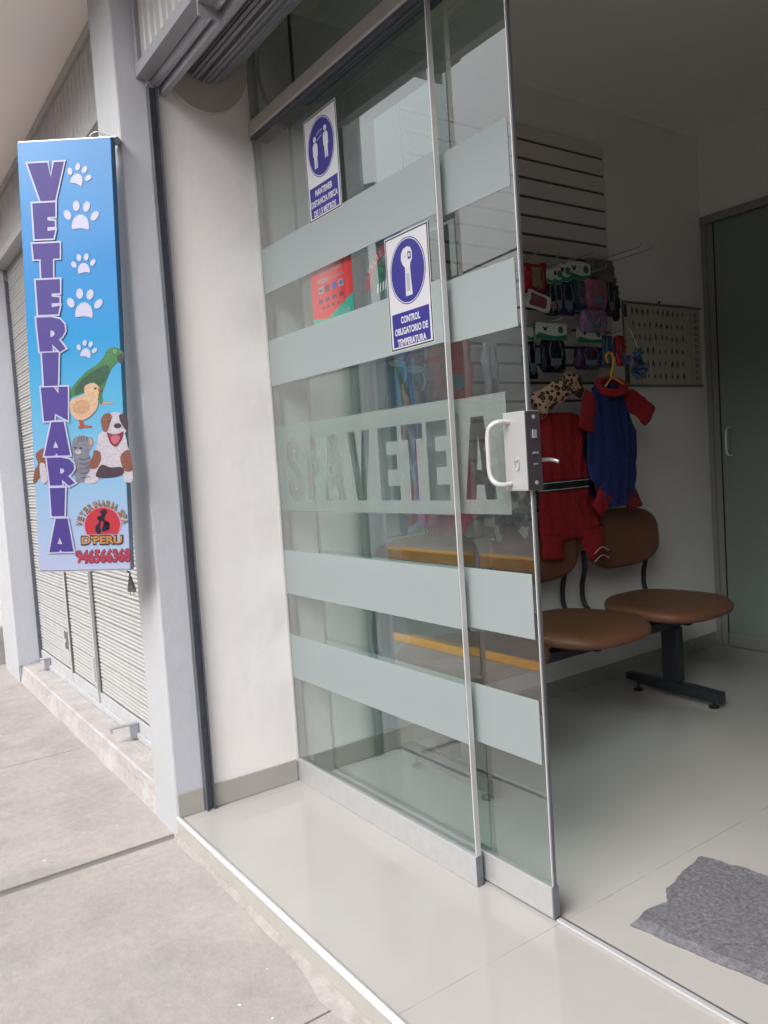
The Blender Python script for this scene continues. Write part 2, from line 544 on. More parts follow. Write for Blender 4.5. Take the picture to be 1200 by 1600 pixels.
def text_polys(s, bold=0.0):
    """mesh of a string in the built-in font; returns verts, faces normalised to its bounds, and aspect"""
    key = (s, bold)
    if key in _tc: return _tc[key]
    cu = D.curves.new('lettering_source', 'FONT')
    cu.body = s
    cu.offset = bold
    cu.resolution_u = 3
    o = D.objects.new('lettering_source', cu)
    COL.objects.link(o)
    dg = bpy.context.evaluated_depsgraph_get()
    me = D.meshes.new_from_object(o.evaluated_get(dg))
    vs = [(v.co.x, v.co.y) for v in me.vertices]
    fs = [tuple(p.vertices) for p in me.polygons]
    D.objects.remove(o); D.curves.remove(cu); D.meshes.remove(me)
    x0 = min(v[0] for v in vs); x1 = max(v[0] for v in vs); y0 = min(v[1] for v in vs); y1 = max(v[1] for v in vs)
    r = ([((v[0] - x0) / (x1 - x0), (v[1] - y0) / (y1 - y0)) for v in vs], fs, (x1 - x0) / (y1 - y0))
    _tc[key] = r
    return r


def text(bm, s, fn, bold=0.0, lift=Vector((0, 0, 0)), mi=0):
    """fn maps unit box (u,v) to a 3D point"""
    vs, fs, _ = text_polys(s, bold)
    V = [bm.verts.new(Vector(fn(*v)) + lift) for v in vs]
    for f in fs:
        try: bm.faces.new([V[i] for i in f]).material_index = mi
        except ValueError: pass


# ------------------------------------------------------------------ setting
def sheet(name, x0, x1, y0, y1, z, m, kind='structure', nx=1, ny=1):
    bm = BM()
    g = [[bm.verts.new((x0 + (x1 - x0) * i / nx, y0 + (y1 - y0) * j / ny, z)) for i in range(nx + 1)] for j in range(ny + 1)]
    for j in range(ny):
        for i in range(nx):
            bm.faces.new((g[j][i], g[j][i + 1], g[j + 1][i + 1], g[j + 1][i]))
    o = obj(name, bm, m)
    o['kind'] = kind
    return o


sheet('ground', -60, 60, -60, 60, -0.30, MT['asphalt'])
# road surface
tag(boxo('road', -40, 40, -4.55, -1.42, -0.29, -0.20, MT['asphalt']), kind='structure')
# near sidewalk: slabs separated by real joints
bm = BM()
xs = [-9.0, -7.95, -6.8, -5.7, -4.6, -3.47, -2.36, -1.205, -0.035, 1.055, 2.2, 3.35, 4.5, 6.5]
for a, b in zip(xs, xs[1:]):
    gl = 0.019 if abs(a + 0.035) < 0.01 else 0.003
    gr = 0.019 if abs(b + 0.035) < 0.01 else 0.003
    jj = 0.003 if a > 0.5 else gl
    box(bm, a + jj, b - gr, -1.27, 0.035, -0.30, -0.07)
o = obj('sidewalk', bm, MT['concrete'], bevel=0.002); o['kind'] = 'structure'
o = boxo('sidewalk_joint_bed', -9, 6.5, -1.268, 0.03, -0.295, -0.079, MT['joint']); o['kind'] = 'structure'
o = boxo('far_sidewalk', -40, 40, -9.0, -4.75, -0.29, -0.07, MT['concrete']); o['kind'] = 'structure'

yel = flat('yellow_kerb_paint', 222, 160, 40, 0.6, 0.12, 14)
k = boxo('kerb', -30, 8, -1.42, -1.2715, -0.25, -0.067, yel, bevel=0.008)
k['kind'] = 'structure'
k = boxo('far_kerb', -30, 20, -4.75, -4.55, -0.25, -0.063, yel, bevel=0.008)
k['kind'] = 'structure'

# shop floor and step (tile)
XR = 3.45
o = boxo('shop_floor', -0.0, XR, 0.014, 6.2, -0.2, 0.0, MT['tile']); o['kind'] = 'structure'
st = thing('entrance_step', 'beige tiled riser with white nosing strip along the shop entrance', 'step', (1.5, 0, -0.07))
boxo('riser', 0.0, XR, -0.004, 0.0135, -0.2, -0.008, MT['tile_trim'], st)
nz = mat('white_nosing', (0.68, 0.68, 0.69), 0.35, metal=0.1)
bm = BM()
tube(bm, [(0.002, 0.003, -0.0015), (XR, 0.003, -0.0015)], 0.0098, 12)
obj('nosing_strip', bm, nz, st, smooth=True)
# mortar fillet under the riser
bm = BM()
N = 60
lo = []; hi = []
for i in range(N + 1):
    x = -0.01 + 3.4 * i / N
    wv = 0.011 + 0.010 * noise.noise(Vector((x * 5, 0, 0))) + 0.03 * max(0, 1 - abs(x - 1.02) * 5)
    lo.append(bm.verts.new((x, -0.005 - wv, -0.0695)))
    hi.append(bm.verts.new((x, -0.0045, -0.052 + 0.006 * noise.noise(Vector((x * 7, 3, 0))))))
for i in range(N):
    bm.faces.new((lo[i], lo[i + 1], hi[i + 1], hi[i]))
obj('mortar_fillet', bm, mat('mortar', (0.30, 0.28, 0.265), 0.95, var=0.2, vscale=22, bump=0.6, bscale=60), st)

# ------------------------------------------------------------------ the shop building
HC = 2.80
shop = thing('shop_building', 'white walled shop unit with grey sided pillar and open front', 'building', (0, 0, 0))
pil = BM()
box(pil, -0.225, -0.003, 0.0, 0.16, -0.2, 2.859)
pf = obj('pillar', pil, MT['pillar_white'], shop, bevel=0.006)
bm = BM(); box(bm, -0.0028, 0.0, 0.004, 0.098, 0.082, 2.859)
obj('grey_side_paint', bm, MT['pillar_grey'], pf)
# side wall: recess part and interior part
bm = BM(); box(bm, -0.16, -0.0005, 0.16, 6.2, -0.2, HC)
obj('side_wall', bm, MT['white_wall'], shop)
bm = BM(); box(bm, -0.0045, 0.0, 0.098, 0.16, -0.0, 2.859)
obj('side_wall', bm, MT['white_wall'], shop)
# skirting tiles
bm = BM()
box(bm, -0.002, 0.006, 0.004, 0.094, 0.001, 0.081)
obj('skirting', bm, MT['tile_trim'], shop, bevel=0.001)
bm = BM()
box(bm, 0.0005, 0.0075, 0.131, 0.458, 0.001, 0.080)
obj('skirting', bm, MT['tile_trim'], shop, bevel=0.001)
bm = BM()
box(bm, 0.0005, 0.0075, 0.531, 3.15, 0.001, 0.078)
obj('skirting', bm, MT['tile_trim'], shop, bevel=0.001)
# ceiling, upper facade wall, right wall, back room walls
boxo('ceiling', -0.1, XR, 0.52, 6.2, HC, HC + 0.15, MT['ceil'], shop)
boxo('side_wall', XR, XR + 0.15, 0.0, 6.2, -0.2, HC + 0.15, flat('wall_taupe', 190, 182, 174, 0.8), shop)
boxo('back_wall', -0.1, XR, 6.2, 6.35, -0.2, HC + 0.15, MT['white_wall'], shop)
boxo('overhanging_soffit', -9.0, XR + 1.5, -0.50, 0.505, 2.86, 3.1, MT['cream_wall'], shop)
boxo('upper_wall', -9.0, XR + 1.5, -0.50, -0.3, 3.1, 6.5, MT['cream_wall'], shop)
boxo('upper_wall', 0.0, XR, 0.506, 0.54, HC + 0.0, 3.1, MT['white_wall'], shop)
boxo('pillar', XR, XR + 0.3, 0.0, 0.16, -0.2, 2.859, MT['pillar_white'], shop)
boxo('light_blocking_wall', 2.0, XR - 0.001, 0.545, 0.60, 0.001, HC - 0.001, flat('wall_taupe', 190, 182, 174, 0.8), shop)  # unseen wall, added to narrow the opening and keep daylight out of the room

# guide channel for our own shutter
g = thing('shutter_guide_rail', 'dark vertical steel guide channel between grey pillar and white wall', 'guide rail', (0, 0.11, 0))
bm = BM()
box(bm, 0.0006, 0.022, 0.0985, 0.1015, 0.0015, 2.42)
box(bm, 0.0006, 0.022, 0.1265, 0.1295, 0.0015, 2.42)
box(bm, 0.0006, 0.004, 0.1015, 0.1265, 0.0015, 2.42)
obj('channel', bm, MT['guide'], g)
bm = BM(); box(bm, 0.0008, 0.003, 0.094, 0.098, 0.0015, 2.42)
obj('edge_bead', bm, MT['alu'], g)

# ------------------------------------------------------------------ overhead shutter of the shop
sh = thing('overhead_roller_shutter', 'rolled up grey steel shutter with ribbed panel above the entrance', 'roller shutter', (0, 0.25, 2.4))


def ribbed(bm, x0, x1, y, z0, z1, pitch=0.075, dep=0.008):
    prof = []
    x = x0
    while x < x1:
        prof += [(x, 0), (x + pitch * 0.10, -dep), (x + pitch * 0.42, -dep), (x + pitch * 0.48, -dep * 0.3), (x + pitch * 0.56, -dep), (x + pitch * 0.88, -dep), (x + pitch * 0.98, 0)]
        x += pitch
    prof = [p for p in prof if p[0] <= x1] + [(x1, 0)]
    A = [bm.verts.new((p[0], y + p[1], z0)) for p in prof]
    B = [bm.verts.new((p[0], y + p[1], z1)) for p in prof]
    for i in range(len(prof) - 1):
        bm.faces.new((A[i], A[i + 1], B[i + 1], B[i]))
    return bm


obj('ribbed_panel', ribbed(BM(), 0.026, XR, 0.088, 2.478, 2.859, 0.10), MT['panel_grey'], sh)
bm = BM()
box(bm, 0.0015, XR, 0.066, 0.112, 2.440, 2.478)
box(bm, 0.0015, 0.026, 0.068, 0.110, 2.478, 2.859)
obj('panel_frame', bm, MT['steel_grey'], sh, bevel=0.002)
# curved galvanised lip
bm = BM()
pts = [(0.112, 2.475), (0.114, 2.44), (0.120, 2.425), (0.130, 2.418), (0.140, 2.424), (0.1415, 2.43)]
A = [bm.verts.new((0.004, y, z)) for y, z in pts]; B = [bm.verts.new((XR, y, z)) for y, z in pts]
for i in range(len(pts) - 1): bm.faces.new((A[i], A[i + 1], B[i + 1], B[i]))
obj('gutter_lip', bm, MT['lip'], sh, smooth=True)
bm = BM()
box(bm, 0.004, XR, 0.1425, 0.162, 2.398, 2.470)
obj('beam', bm, MT['steel_grey'], sh, bevel=0.002)
bm = BM()
box(bm, 0.50, 0.60, 0.075, 0.150, 2.428, 2.436)
box(bm, 0.50, 0.505, 0.075, 0.150, 2.395, 2.428)
obj('bracket', bm, MT['steel_grey'], sh)
# the roll of slats
bm = BM()
prof = []
cy, cz, R = 0.288, 2.575, 0.122
for k in range(20):
    a0 = 2 * pi * (k - 0.5) / 20; a1 = 2 * pi * (k + 0.5) / 20
    for t, dr in ((0.03, -0.010), (0.12, 0.0), (0.32, 0.001), (0.40, -0.004), (0.48, 0.001), (0.72, 0.001), (0.80, -0.004), (0.88, 0.001), (0.97, -0.010)):
        a = a0 + (a1 - a0) * t
        prof.append((cy + (R + dr) * cos(a), cz + (R + dr) * sin(a)))
A = [bm.verts.new((0.05, y, z)) for y, z in prof]; B = [bm.verts.new((XR - 0.02, y, z)) for y, z in prof]
n = len(prof)
for i in range(n): bm.faces.new((A[i], A[(i + 1) % n], B[(i + 1) % n], B[i]))
bm.faces.new(A); bm.faces.new(B[::-1])
obj('slat_roll', bm, MT['curtain_dark'], sh)
# tapered slat end hanging from the roll into the guide
bm = BM()
P = []
for k in range(9):
    t = k / 8
    P += [(0.166 + 0.014 * t, 2.47 + 0.12 * t), (0.163 + 0.014 * t, 2.477 + 0.12 * t)]
A = [bm.verts.new((0.05, y, z)) for y, z in P]; B = [bm.verts.new((XR - 0.02, y, z)) for y, z in P]
for i in range(len(P) - 1): bm.faces.new((A[i], A[i + 1], B[i + 1], B[i]))
obj('curtain_edge', bm, MT['curtain_dark'], sh)
# end plate on wall
bm = BM()
plate(bm, [[p for p in ell(0.295, 2.555, 0.165, 0.185, 48) if p[1] < 2.85]], (0.001, 0, 0), (0, 1, 0), (0, 0, 1), 0.022)
obj('end_plate', bm, MT['disc'], sh, smooth=False)

# ------------------------------------------------------------------ neighbour building and shutter
nb = thing('neighbour_building', 'cream neighbouring unit with white pillar and grey inner side at far left', 'building', (-2.9, 0, -0.07))
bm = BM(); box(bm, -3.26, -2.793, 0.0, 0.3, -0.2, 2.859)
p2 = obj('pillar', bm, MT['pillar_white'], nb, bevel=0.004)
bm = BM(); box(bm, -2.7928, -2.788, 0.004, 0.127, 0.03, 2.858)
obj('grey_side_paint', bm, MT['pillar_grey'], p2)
boxo('back_wall', -9.0, -0.23, 0.22, 0.30, -0.2, 2.859, MT['white_wall'], nb)
bm = BM()
N = 90
top = []; 
for i in range(N + 1):
    x = -2.786 + 2.56 * i / N
    e = 0.004 * noise.noise(Vector((x * 9, 1, 0))) + 0.003 * noise.noise(Vector((x * 31, 1, 0)))
    b0 = 0.008 * noise.noise(Vector((x * 4, 8, 0)))
    top.append([bm.verts.new((x, 0.215, 0.030)), bm.verts.new((x, 0.030 + e, 0.030)), bm.verts.new((x, 0.022 + e, 0.024)), bm.verts.new((x, 0.016 + e, -0.02)), bm.verts.new((x, 0.004 + b0, -0.071)), bm.verts.new((x, -0.02 + b0, -0.0745))])
for A, B in zip(top, top[1:]):
    for k in range(5): bm.faces.new((A[k], A[k + 1], B[k + 1], B[k]))
lg = obj('cement_ledge', bm, MT['ledge'], nb)

ns = thing('roller_shutter', 'closed cream ribbed roller shutter behind the blue sign', 'roller shutter', (-1.5, 0.15, 0.03))
bm = BM()
prof = []
z = 0.115
while z < 2.47:
    for k in range(4):
        z0 = z + 0.018 * k
        for t, d in ((0.0, 0.0), (0.12, -0.0035), (0.4, -0.0065), (0.7, -0.006), (0.9, -0.002)):
            prof.append((0.152 + d, z0 + 0.018 * t))
    prof.append((0.160, z + 0.0725)); prof.append((0.160, z + 0.0745))
    z += 0.075
A = [bm.verts.new((-2.775, y, z)) for y, z in prof]; B = [bm.verts.new((-0.232, y, z)) for y, z in prof]
for i in range(len(prof) - 1): bm.faces.new((A[i], A[i + 1], B[i + 1], B[i]))
obj('curtain', bm, MT['curtain'], ns)
bm = BM(); box(bm, -2.788, -2.774, 0.128, 0.168, 0.032, 2.42)
obj('guide_channel', bm, MT['guide'], ns)
bm = BM()
box(bm, -2.774, -0.232, 0.138, 0.150, 0.034, 0.112)
box(bm, -2.774, -0.232, 0.126, 0.1375, 0.034, 0.060)
obj('base_rail', bm, MT['base_bar'], ns, bevel=0.002)
bm = BM()
box(bm, -1.985, -1.960, 0.136, 0.1415, 0.05, 2.40)
obj('stiffener_bar', bm, MT['base_bar'], ns)
bm = BM(); box(bm, -1.470, -1.430, 0.137, 0.1425, 0.04, 2.40)
obj('stiffener_bar', bm, MT['base_bar'], ns)
bm = BM(); box(bm, -1.4285, -1.416, 0.128, 0.1415, 0.04, 2.40)
obj('stiffener_bar', bm, MT['base_bar'], ns)
bm = BM(); box(bm, -1.4155, -1.405, 0.1405, 0.144, 0.04, 2.40); box(bm, -1.9595, -1.953, 0.1385, 0.144, 0.06, 2.40)
obj('door_gap', bm, MT['groove'], ns)
bm = BM(); tube(bm, [(-1.446, 0.128, 0.165), (-1.446, 0.128, 0.285)], 0.012, 12)
obj('hinge', bm, MT['base_bar'], ns, smooth=False)
bm = BM(); tube(bm, [(-1.446, 0.128, 1.165), (-1.446, 0.128, 1.285)], 0.012, 12)
obj('hinge', bm, MT['base_bar'], ns)
bm = BM(); box(bm, -2.10, -1.985, 0.134, 0.1365, 0.17, 0.345)
lp = obj('lock_plate', bm, MT['base_bar'], ns)
bm = BM(); box(bm, -2.062, -1.985, 0.1325, 0.1338, 0.235, 0.335)
lo_ = obj('lock_recess', bm, MT['groove'], lp)
bm = BM(); tube(bm, [(-2.03, 0.132, 0.28), (-2.03, 0.128, 0.28)], 0.012, 12)
obj('lock_barrel', bm, MT['alu_bright'], lp)
for x in (-0.83, -2.52):
    bm = BM()
    box(bm, x - 0.014, x + 0.014, 0.020, 0.1375, 0.098, 0.1035)
    box(bm, x - 0.014, x + 0.014, 0.020, 0.024, 0.082, 0.098)
    box(bm, x - 0.003, x + 0.013, 0.1, 0.135, 0.038, 0.098)
    obj('floor_bolt', bm, MT['steel_grey'], ns, bevel=0.001)
# ribbed panel above shutter
obj('ribbed_panel', ribbed(BM(), -2.76, -0.235, 0.10, 2.541, 2.824, 0.125), MT['panel_grey'], ns)
bm = BM()
box(bm, -2.787, -0.230, 0.075, 0.165, 2.490, 2.540)
box(bm, -2.787, -0.230, 0.078, 0.115, 2.825, 2.858)
obj('panel_frame', bm, MT['panel_grey'], ns, bevel=0.002)

# grey step block further along the pavement
t = thing('concrete_step', 'rough grey concrete step block beyond the far white pillar', 'step', (-3.8, 0.1, -0.07))
bm = BM(); box(bm, -4.6, -3.42, -0.10, 0.22, -0.12, 0.20)
obj('block', bm, MT['ledge'], t, bevel=0.012)

# ------------------------------------------------------------------ shopfront glazing
fr = thing('shopfront_frame', 'silver header rail with dark transom glass above the entrance doors', 'door frame', (1.7, 0.49, 0))
bm = BM()
box(bm, 0.001, XR, 0.455, 0.500, 2.325, 2.372)
obj('header_rail', bm, mat('matte_aluminium', (0.47, 0.46, 0.45), 0.5, metal=0.0, var=0.05, vscale=8), fr, bevel=0.004)
bm = BM(); box(bm, 0.001, XR, 0.462, 0.530, 2.312, 2.3245)
obj('rail_gasket', bm, MT['guide'], fr)
for a, b in ((0.012, 0.281), (0.286, 1.75), (1.755, XR - 0.01)):
    boxo('transom_pane', a, b, 0.484, 0.492, 2.3725, 2.795, MT['glass'], fr)
boxo('transom_joint', 0.2812, 0.2858, 0.483, 0.493, 2.3725, 2.795, MT['black'], fr)
boxo('wall_channel', 0.0012, 0.011, 0.466, 0.498, 0.0, 2.859, MT['alu'], fr)
bm = BM(); box(bm, 1.236, XR, 0.503, 0.518, 0.0005, 0.008)
obj('floor_track', bm, MT['alu_bright'], fr, bevel=0.002)
bm = BM(); box(bm, 1.0, XR, 0.519, 0.528, 0.0005, 0.003)
obj('floor_track', bm, MT['alu_dark'], fr)

BANDS = [(1.775, 1.93), (1.45, 1.61), (0.70, 0.86), (0.39, 0.55)]
ZT0, ZT1 = 1.003, 1.303

IMP = {
    'A': ([(0, 0), (.30, 1), (.70, 1), (1, 0), (.66, 0), (.62, .18), (.38, .18), (.34, 0)], [(.42, .36), (.58, .36), (.5, .78)]),
    'V': ([(0, 1), (.34, 1), (.5, .3), (.66, 1), (1, 1), (.70, 0), (.30, 0)], None),
    'E': ([(0, 0), (0, 1), (1, 1), (1, .8), (.42, .8), (.42, .62), (.92, .62), (.92, .42), (.42, .42), (.42, .2), (1, .2), (1, 0)], None),
    'T': ([(0, 1), (1, 1), (1, .8), (.69, .8), (.69, 0), (.31, 0), (.31, .8), (0, .8)], None),
    'R': ([(0, 0), (0, 1), (.6, 1), (.9, .93), (1, .78), (1, .62), (.9, .52), (.74, .47), (.93, .4), (1, .28), (1, 0), (.62, 0), (.62, .28), (.56, .37), (.38, .4), (.38, 0)], [(.38, .58), (.54, .58), (.62, .65), (.62, .75), (.55, .82), (.38, .82)]),
    'P': ([(0, 0), (0, 1), (.6, 1), (.9, .93), (1, .8), (1, .6), (.9, .47), (.6, .4), (.4, .4), (.4, 0)], [(.4, .57), (.54, .58), (.62, .65), (.62, .75), (.55, .82), (.4, .83)]),
    'I': ([(0, 0), (0, 1), (1, 1), (1, 0)], None),
    'N': ([(0, 0), (0, 1), (.34, 1), (.64, .48), (.64, 1), (1, 1), (1, 0), (.66, 0), (.36, .52), (.36, 0)], None),
    'S': ([(0, .3), (.37, .3), (.38, .2), (.5, .15), (.62, .2), (.64, .3), (.58, .38), (.3, .5), (.08, .62), (0, .75), (.06, .9), (.25, .98), (.5, 1), (.76, .98), (.93, .9), (1, .78), (1, .68), (.63, .68), (.61, .8), (.5, .85), (.39, .8), (.38, .72), (.46, .64), (.74, .52), (.95, .4), (1, .25), (.94, .1), (.76, .02), (.5, 0), (.25, .02), (.06, .1), (0, .22)], None),
}


def film_with_text(name, x0, x1, y, letters, parent):
    """letters: (char, xa, xb); text cut out of the film, film at plane y facing the street"""
    loops = [rect(x0, ZT0, x1, ZT1)]
    isl = []
    for ch, a, b in letters:
        out, hole = IMP[ch]
        loops.append([(a + (b - a) * p[0], 1.040 + 0.212 * p[1]) for p in out])
        if hole: isl.append([(a + (b - a) * p[0], 1.040 + 0.212 * p[1]) for p in hole])
    bm = BM()
    plate(bm, loops, (0, y, 0), (1, 0, 0), (0, 0, 1), 0.0004)
    for l in isl: plate(bm, [l], (0, y, 0), (1, 0, 0), (0, 0, 1), 0.0004)
    return obj(name, bm, MT['film_text'], parent)


# outer fixed leaf
G0 = 0.470
lf = thing('fixed_glass_panel', 'outer fixed glass panel with frosted bands and two blue safety signs', 'glass panel', (0.5, 0.475, 0))
boxo('pane', 0.0115, 0.988, G0, G0 + 0.009, 0.083, 2.312, MT['glass'], lf)
for z0, z1 in BANDS:
    boxo('frosted_band', 0.0115, 0.984, G0 - 0.0012, G0 - 0.0006, z0, z1, MT['film'], lf)
film_with_text('frosted_lettering', 0.0115, 0.984, G0 - 0.0006, [('S', .088, .198), ('P', .226, .322), ('A', .335, .462), ('V', .488, .615), ('E', .655, .752), ('T', .772, .868), ('E', .885, .972)], lf)
bm = BM()
box(bm, 0.008, 0.990, G0 - 0.006, G0 + 0.016, 0.0008, 0.083)
br = obj('bottom_rail', bm, MT['alu'], lf, bevel=0.0015)
boxo('rail_end_cap', 0.9905, 0.9925, G0 - 0.0055, G0 + 0.0155, 0.001, 0.0825, MT['alu_dark'], lf)
bm = BM(); box(bm, 0.012, 0.988, G0 + 0.0095, G0 + 0.0155, 0.0832, 0.089)
obj('glazing_bead', bm, MT['alu_dark'], lf)
boxo('edge_strip', 0.9885, 0.9925, G0 - 0.0035, G0 + 0.0125, 0.084, 2.312, MT['alu_bright'], lf)

# sliding leaf
S0 = 0.503
sd_ = thing('sliding_glass_door', 'inner sliding glass door with frosted bands, satin lock and curved pull handle', 'door', (0.72, 0.508, 0))
boxo('pane', 0.205, 1.228, S0, S0 + 0.009, 0.086, 2.310, MT['glass'], sd_)
for z0, z1 in BANDS:
    boxo('frosted_band', 0.215, 1.218, S0 - 0.0012, S0 - 0.0006, z0, z1, MT['film'], sd_)
film_with_text('frosted_lettering', 0.215, 1.162, S0 - 0.0006, [('R', .235, .335), ('I', .350, .393), ('N', .412, .52), ('A', .655, .775) if False else ('A', .53, .655), ('R', .672, .77), ('I', .79, .832), ('A', .995, 1.115)], sd_)
bm = BM(); box(bm, 0.205, 1.230, S0 - 0.005, S0 + 0.017, 0.0085, 0.086)
obj('bottom_rail', bm, MT['alu'], sd_, bevel=0.0015)
boxo('rail_end_cap', 1.2305, 1.2345, S0 - 0.0045, S0 + 0.0165, 0.009, 0.0855, MT['alu_dark'], sd_)
boxo('edge_strip', 1.2285, 1.2315, S0 - 0.0005, S0 + 0.0035, 0.087, 2.31, MT['alu_bright'], sd_)
boxo('edge_strip', 1.2285, 1.2325, S0 + 0.004, S0 + 0.0125, 0.087, 2.31, MT['alu_dark'], sd_)
boxo('edge_strip', 0.202, 0.2045, S0 - 0.001, S0 + 0.010, 0.087, 2.31, MT['alu_dark'], sd_)
# lock
bm = BM(); box(bm, 1.168, 1.240, S0 - 0.020, S0 + 0.030, 1.062, 1.250)
lk = obj('lock_case', bm, MT['lock_plate'], sd_, bevel=0.002)
boxo('lock_edge_plate', 1.2405, 1.2425, S0 - 0.0185, S0 + 0.0285, 1.0635, 1.2485, MT['lock_side'], lk)
bm = BM()
for z in (1.235, 1.08):
    tube(bm, [(1.2425, S0 + 0.008, z), (1.2438, S0 + 0.008, z)], 0.0048, 12)
obj('screw', bm, MT['alu_bright'], lk)
bm = BM(); box(bm, 1.2426, 1.2455, S0 + 0.001, S0 + 0.014, 1.185, 1.205); box(bm, 1.2426, 1.2445, S0, S0 + 0.018, 1.148, 1.153)
box(bm, 1.2426, 1.244, S0 + 0.002, S0 + 0.006, 1.122, 1.126); box(bm, 1.2426, 1.244, S0 + 0.010, S0 + 0.014, 1.122, 1.126)
obj('latch_bolt', bm, MT['alu'], lk)
bm = BM()
yk = S0 - 0.0205
cyl = ell(1.209, 1.127, 0.0085, 0.0175, 24)
plate(bm, [cyl, ell(1.209, 1.127, 0.0062, 0.0148, 24)], (0, yk, 0), (1, 0, 0), (0, 0, 1), 0.002)
tube(bm, [(1.209, yk, 1.137), (1.209, yk - 0.003, 1.137)], 0.0045, 14)
obj('key_cylinder', bm, MT['alu'], lk)
bm = BM()
tube(bm, bez([(1.186, S0 - 0.019, 1.226), (1.183, S0 - 0.040, 1.229), (1.172, S0 - 0.056, 1.224), (1.160, S0 - 0.062, 1.205), (1.158, S0 - 0.063, 1.150), (1.160, S0 - 0.062, 1.102), (1.172, S0 - 0.056, 1.083), (1.183, S0 - 0.040, 1.078), (1.186, S0 - 0.019, 1.080)], 6), 0.0062, 12)
obj('pull_handle', bm, MT['alu_bright'], lk, smooth=True)
bm = BM()
tube(bm, bez([(1.212, S0 + 0.034, 1.13), (1.214, S0 + 0.06, 1.132), (1.222, S0 + 0.085, 1.131), (1.235, S0 + 0.095, 1.125)], 5), 0.0045, 8)
obj('inside_lever', bm, MT['alu'], lk, smooth=True)

# ------------------------------------------------------------------ safety signs on the glass
blue = flat('sign_blue_ink', 52, 44, 150, 0.35)
white = flat('sign_white_vinyl', 232, 232, 238, 0.35)


def glass_sign(name, label, x0, x1, z0, z1, y, lines, kind):
    t = thing(name, label, 'sign', ((x0 + x1) / 2, y, z0))
    W, Hh = x1 - x0, z1 - z0
    bm = BM(); box(bm, x0, x1, y - 0.0004, y, z0, z1)
    obj('backing', bm, white, t)
    m = 0.012 * W
    bm = BM()
    a = 0.014 * W; b = 0.034 * W
    plate(bm, [rect(x0 + a, z0 + a, x1 - a, z1 - a), rect(x0 + b, z0 + b, x1 - b, z1 - b)], (0, y - 0.0005, 0), (1, 0, 0), (0, 0, 1), 0.0002)
    obj('border', bm, MT['black'], t)
    cx, cz, r = (x0 + x1) / 2, z0 + Hh * 0.662, W * 0.405
    bm = BM()
    plate(bm, [ell(cx, cz, r, r * 1.12, 56)], (0, y - 0.0005, 0), (1, 0, 0), (0, 0, 1), 0.0002)
    plate(bm, [rect(x0 + .075 * W, z0 + .055 * W, x1 - .075 * W, z0 + Hh * 0.325)], (0, y - 0.0005, 0), (1, 0, 0), (0, 0, 1), 0.0002)
    obj('blue_fields', bm, blue, t)
    bm = BM()
    plate(bm, [ell(cx, cz, r * 0.965, r * 1.085, 56), ell(cx, cz, r * 0.935, r * 1.055, 56)], (0, y - 0.0008, 0), (1, 0, 0), (0, 0, 1), 0.0002)
    k = r
    def PL(*loops): plate(bm, [[(cx + p[0] * k, cz + p[1] * k) for p in l] for l in loops], (0, y - 0.0008, 0), (1, 0, 0), (0, 0, 1), 0.0002)
    if kind == 'gun':
        PL([(-.30, .62), (-.18, .76), (.05, .80), (.22, .74), (.30, .60), (.30, .34), (.20, .24), (.16, .10), (.18, -.30), (.22, -.84), (-.16, -.84), (-.14, -.30), (-.12, .12), (-.26, .26), (-.33, .42)],
           [(.06, .62), (.24, .60), (.24, .36), (.06, .36)])
        PL([(.10, .56), (.18, .56), (.18, .44), (.10, .44)])
    else:
        for sx, sy in ((-.42, -.08), (.38, .10)):
            PL([(sx + a * .12, sy + b) for a, b in ((-.9, .33), (.9, .33), (1.5, .22), (1.5, -.14), (1.0, -.18), (.95, -.62), (.15, -.62), (0, -.2), (-.15, -.62), (-.95, -.62), (-1.0, -.18), (-1.5, -.14), (-1.5, .22))])
            PL([(sx + .11 * cos(q), sy + .47 + .11 * sin(q)) for q in [2 * pi * i / 16 for i in range(16)]])
        PL([(-.24, .30), (.12, .40), (.12, .43), (-.24, .33)])
        text(bm, '1.5 m', lambda u, v: (cx + k * (-.26 + .4 * u), y - 0.0011, cz + k * (.48 + .11 * v + .09 * u)), 0.01)
    obj('pictogram', bm, white, t)
    if kind == 'gun':
        bm = BM()
        for q in range(12):
            plate(bm, [[(cx + k * (-.06), cz + k * (-.12 - q * .05)), (cx + k * .10, cz + k * (-.10 - q * .05)), (cx + k * .10, cz + k * (-.115 - q * .05)), (cx + k * (-.06), cz + k * (-.135 - q * .05))]], (0, y - 0.0012, 0), (1, 0, 0), (0, 0, 1), 0.0002)
        plate(bm, [ell(cx + k * -.1, cz + k * .5, k * .012, k * .05, 10)], (0, y - 0.0012, 0), (1, 0, 0), (0, 0, 1), 0.0002)
        obj('grip_lines', bm, blue, t)
    bm = BM()
    zt = z0 + Hh * 0.325
    hh = (zt - z0 - .055 * W) / 3.4
    for i, (s, wd) in enumerate(lines):
        z_ = zt - hh * (1.12 * (i + 1) - 0.12) - hh * .12
        text(bm, s, lambda u, v: (cx + W * wd * (u - .5), y - 0.0009, z_ + hh * .72 * v), 0.035)
    obj('lettering', bm, white, t)
    return t


glass_sign('safety_sign', 'blue and white thermometer sign reading CONTROL OBLIGATORIO DE TEMPERATURA on glass', 0.753, 0.948, 1.456, 1.768, G0 - 0.0016, (('CONTROL', .44), ('OBLIGATORIO DE', .76), ('TEMPERATURA', .66)), 'gun')
glass_sign('safety_sign', 'blue and white sign reading MANTENER DISTANCIA FISICA with two figures, high on glass', 0.357, 0.553, 1.922, 2.238, G0 - 0.0016, (('MANTENER', .52), ('DISTANCIA FISICA', .80), ('DE 1.5 METROS', .66)), 'two')

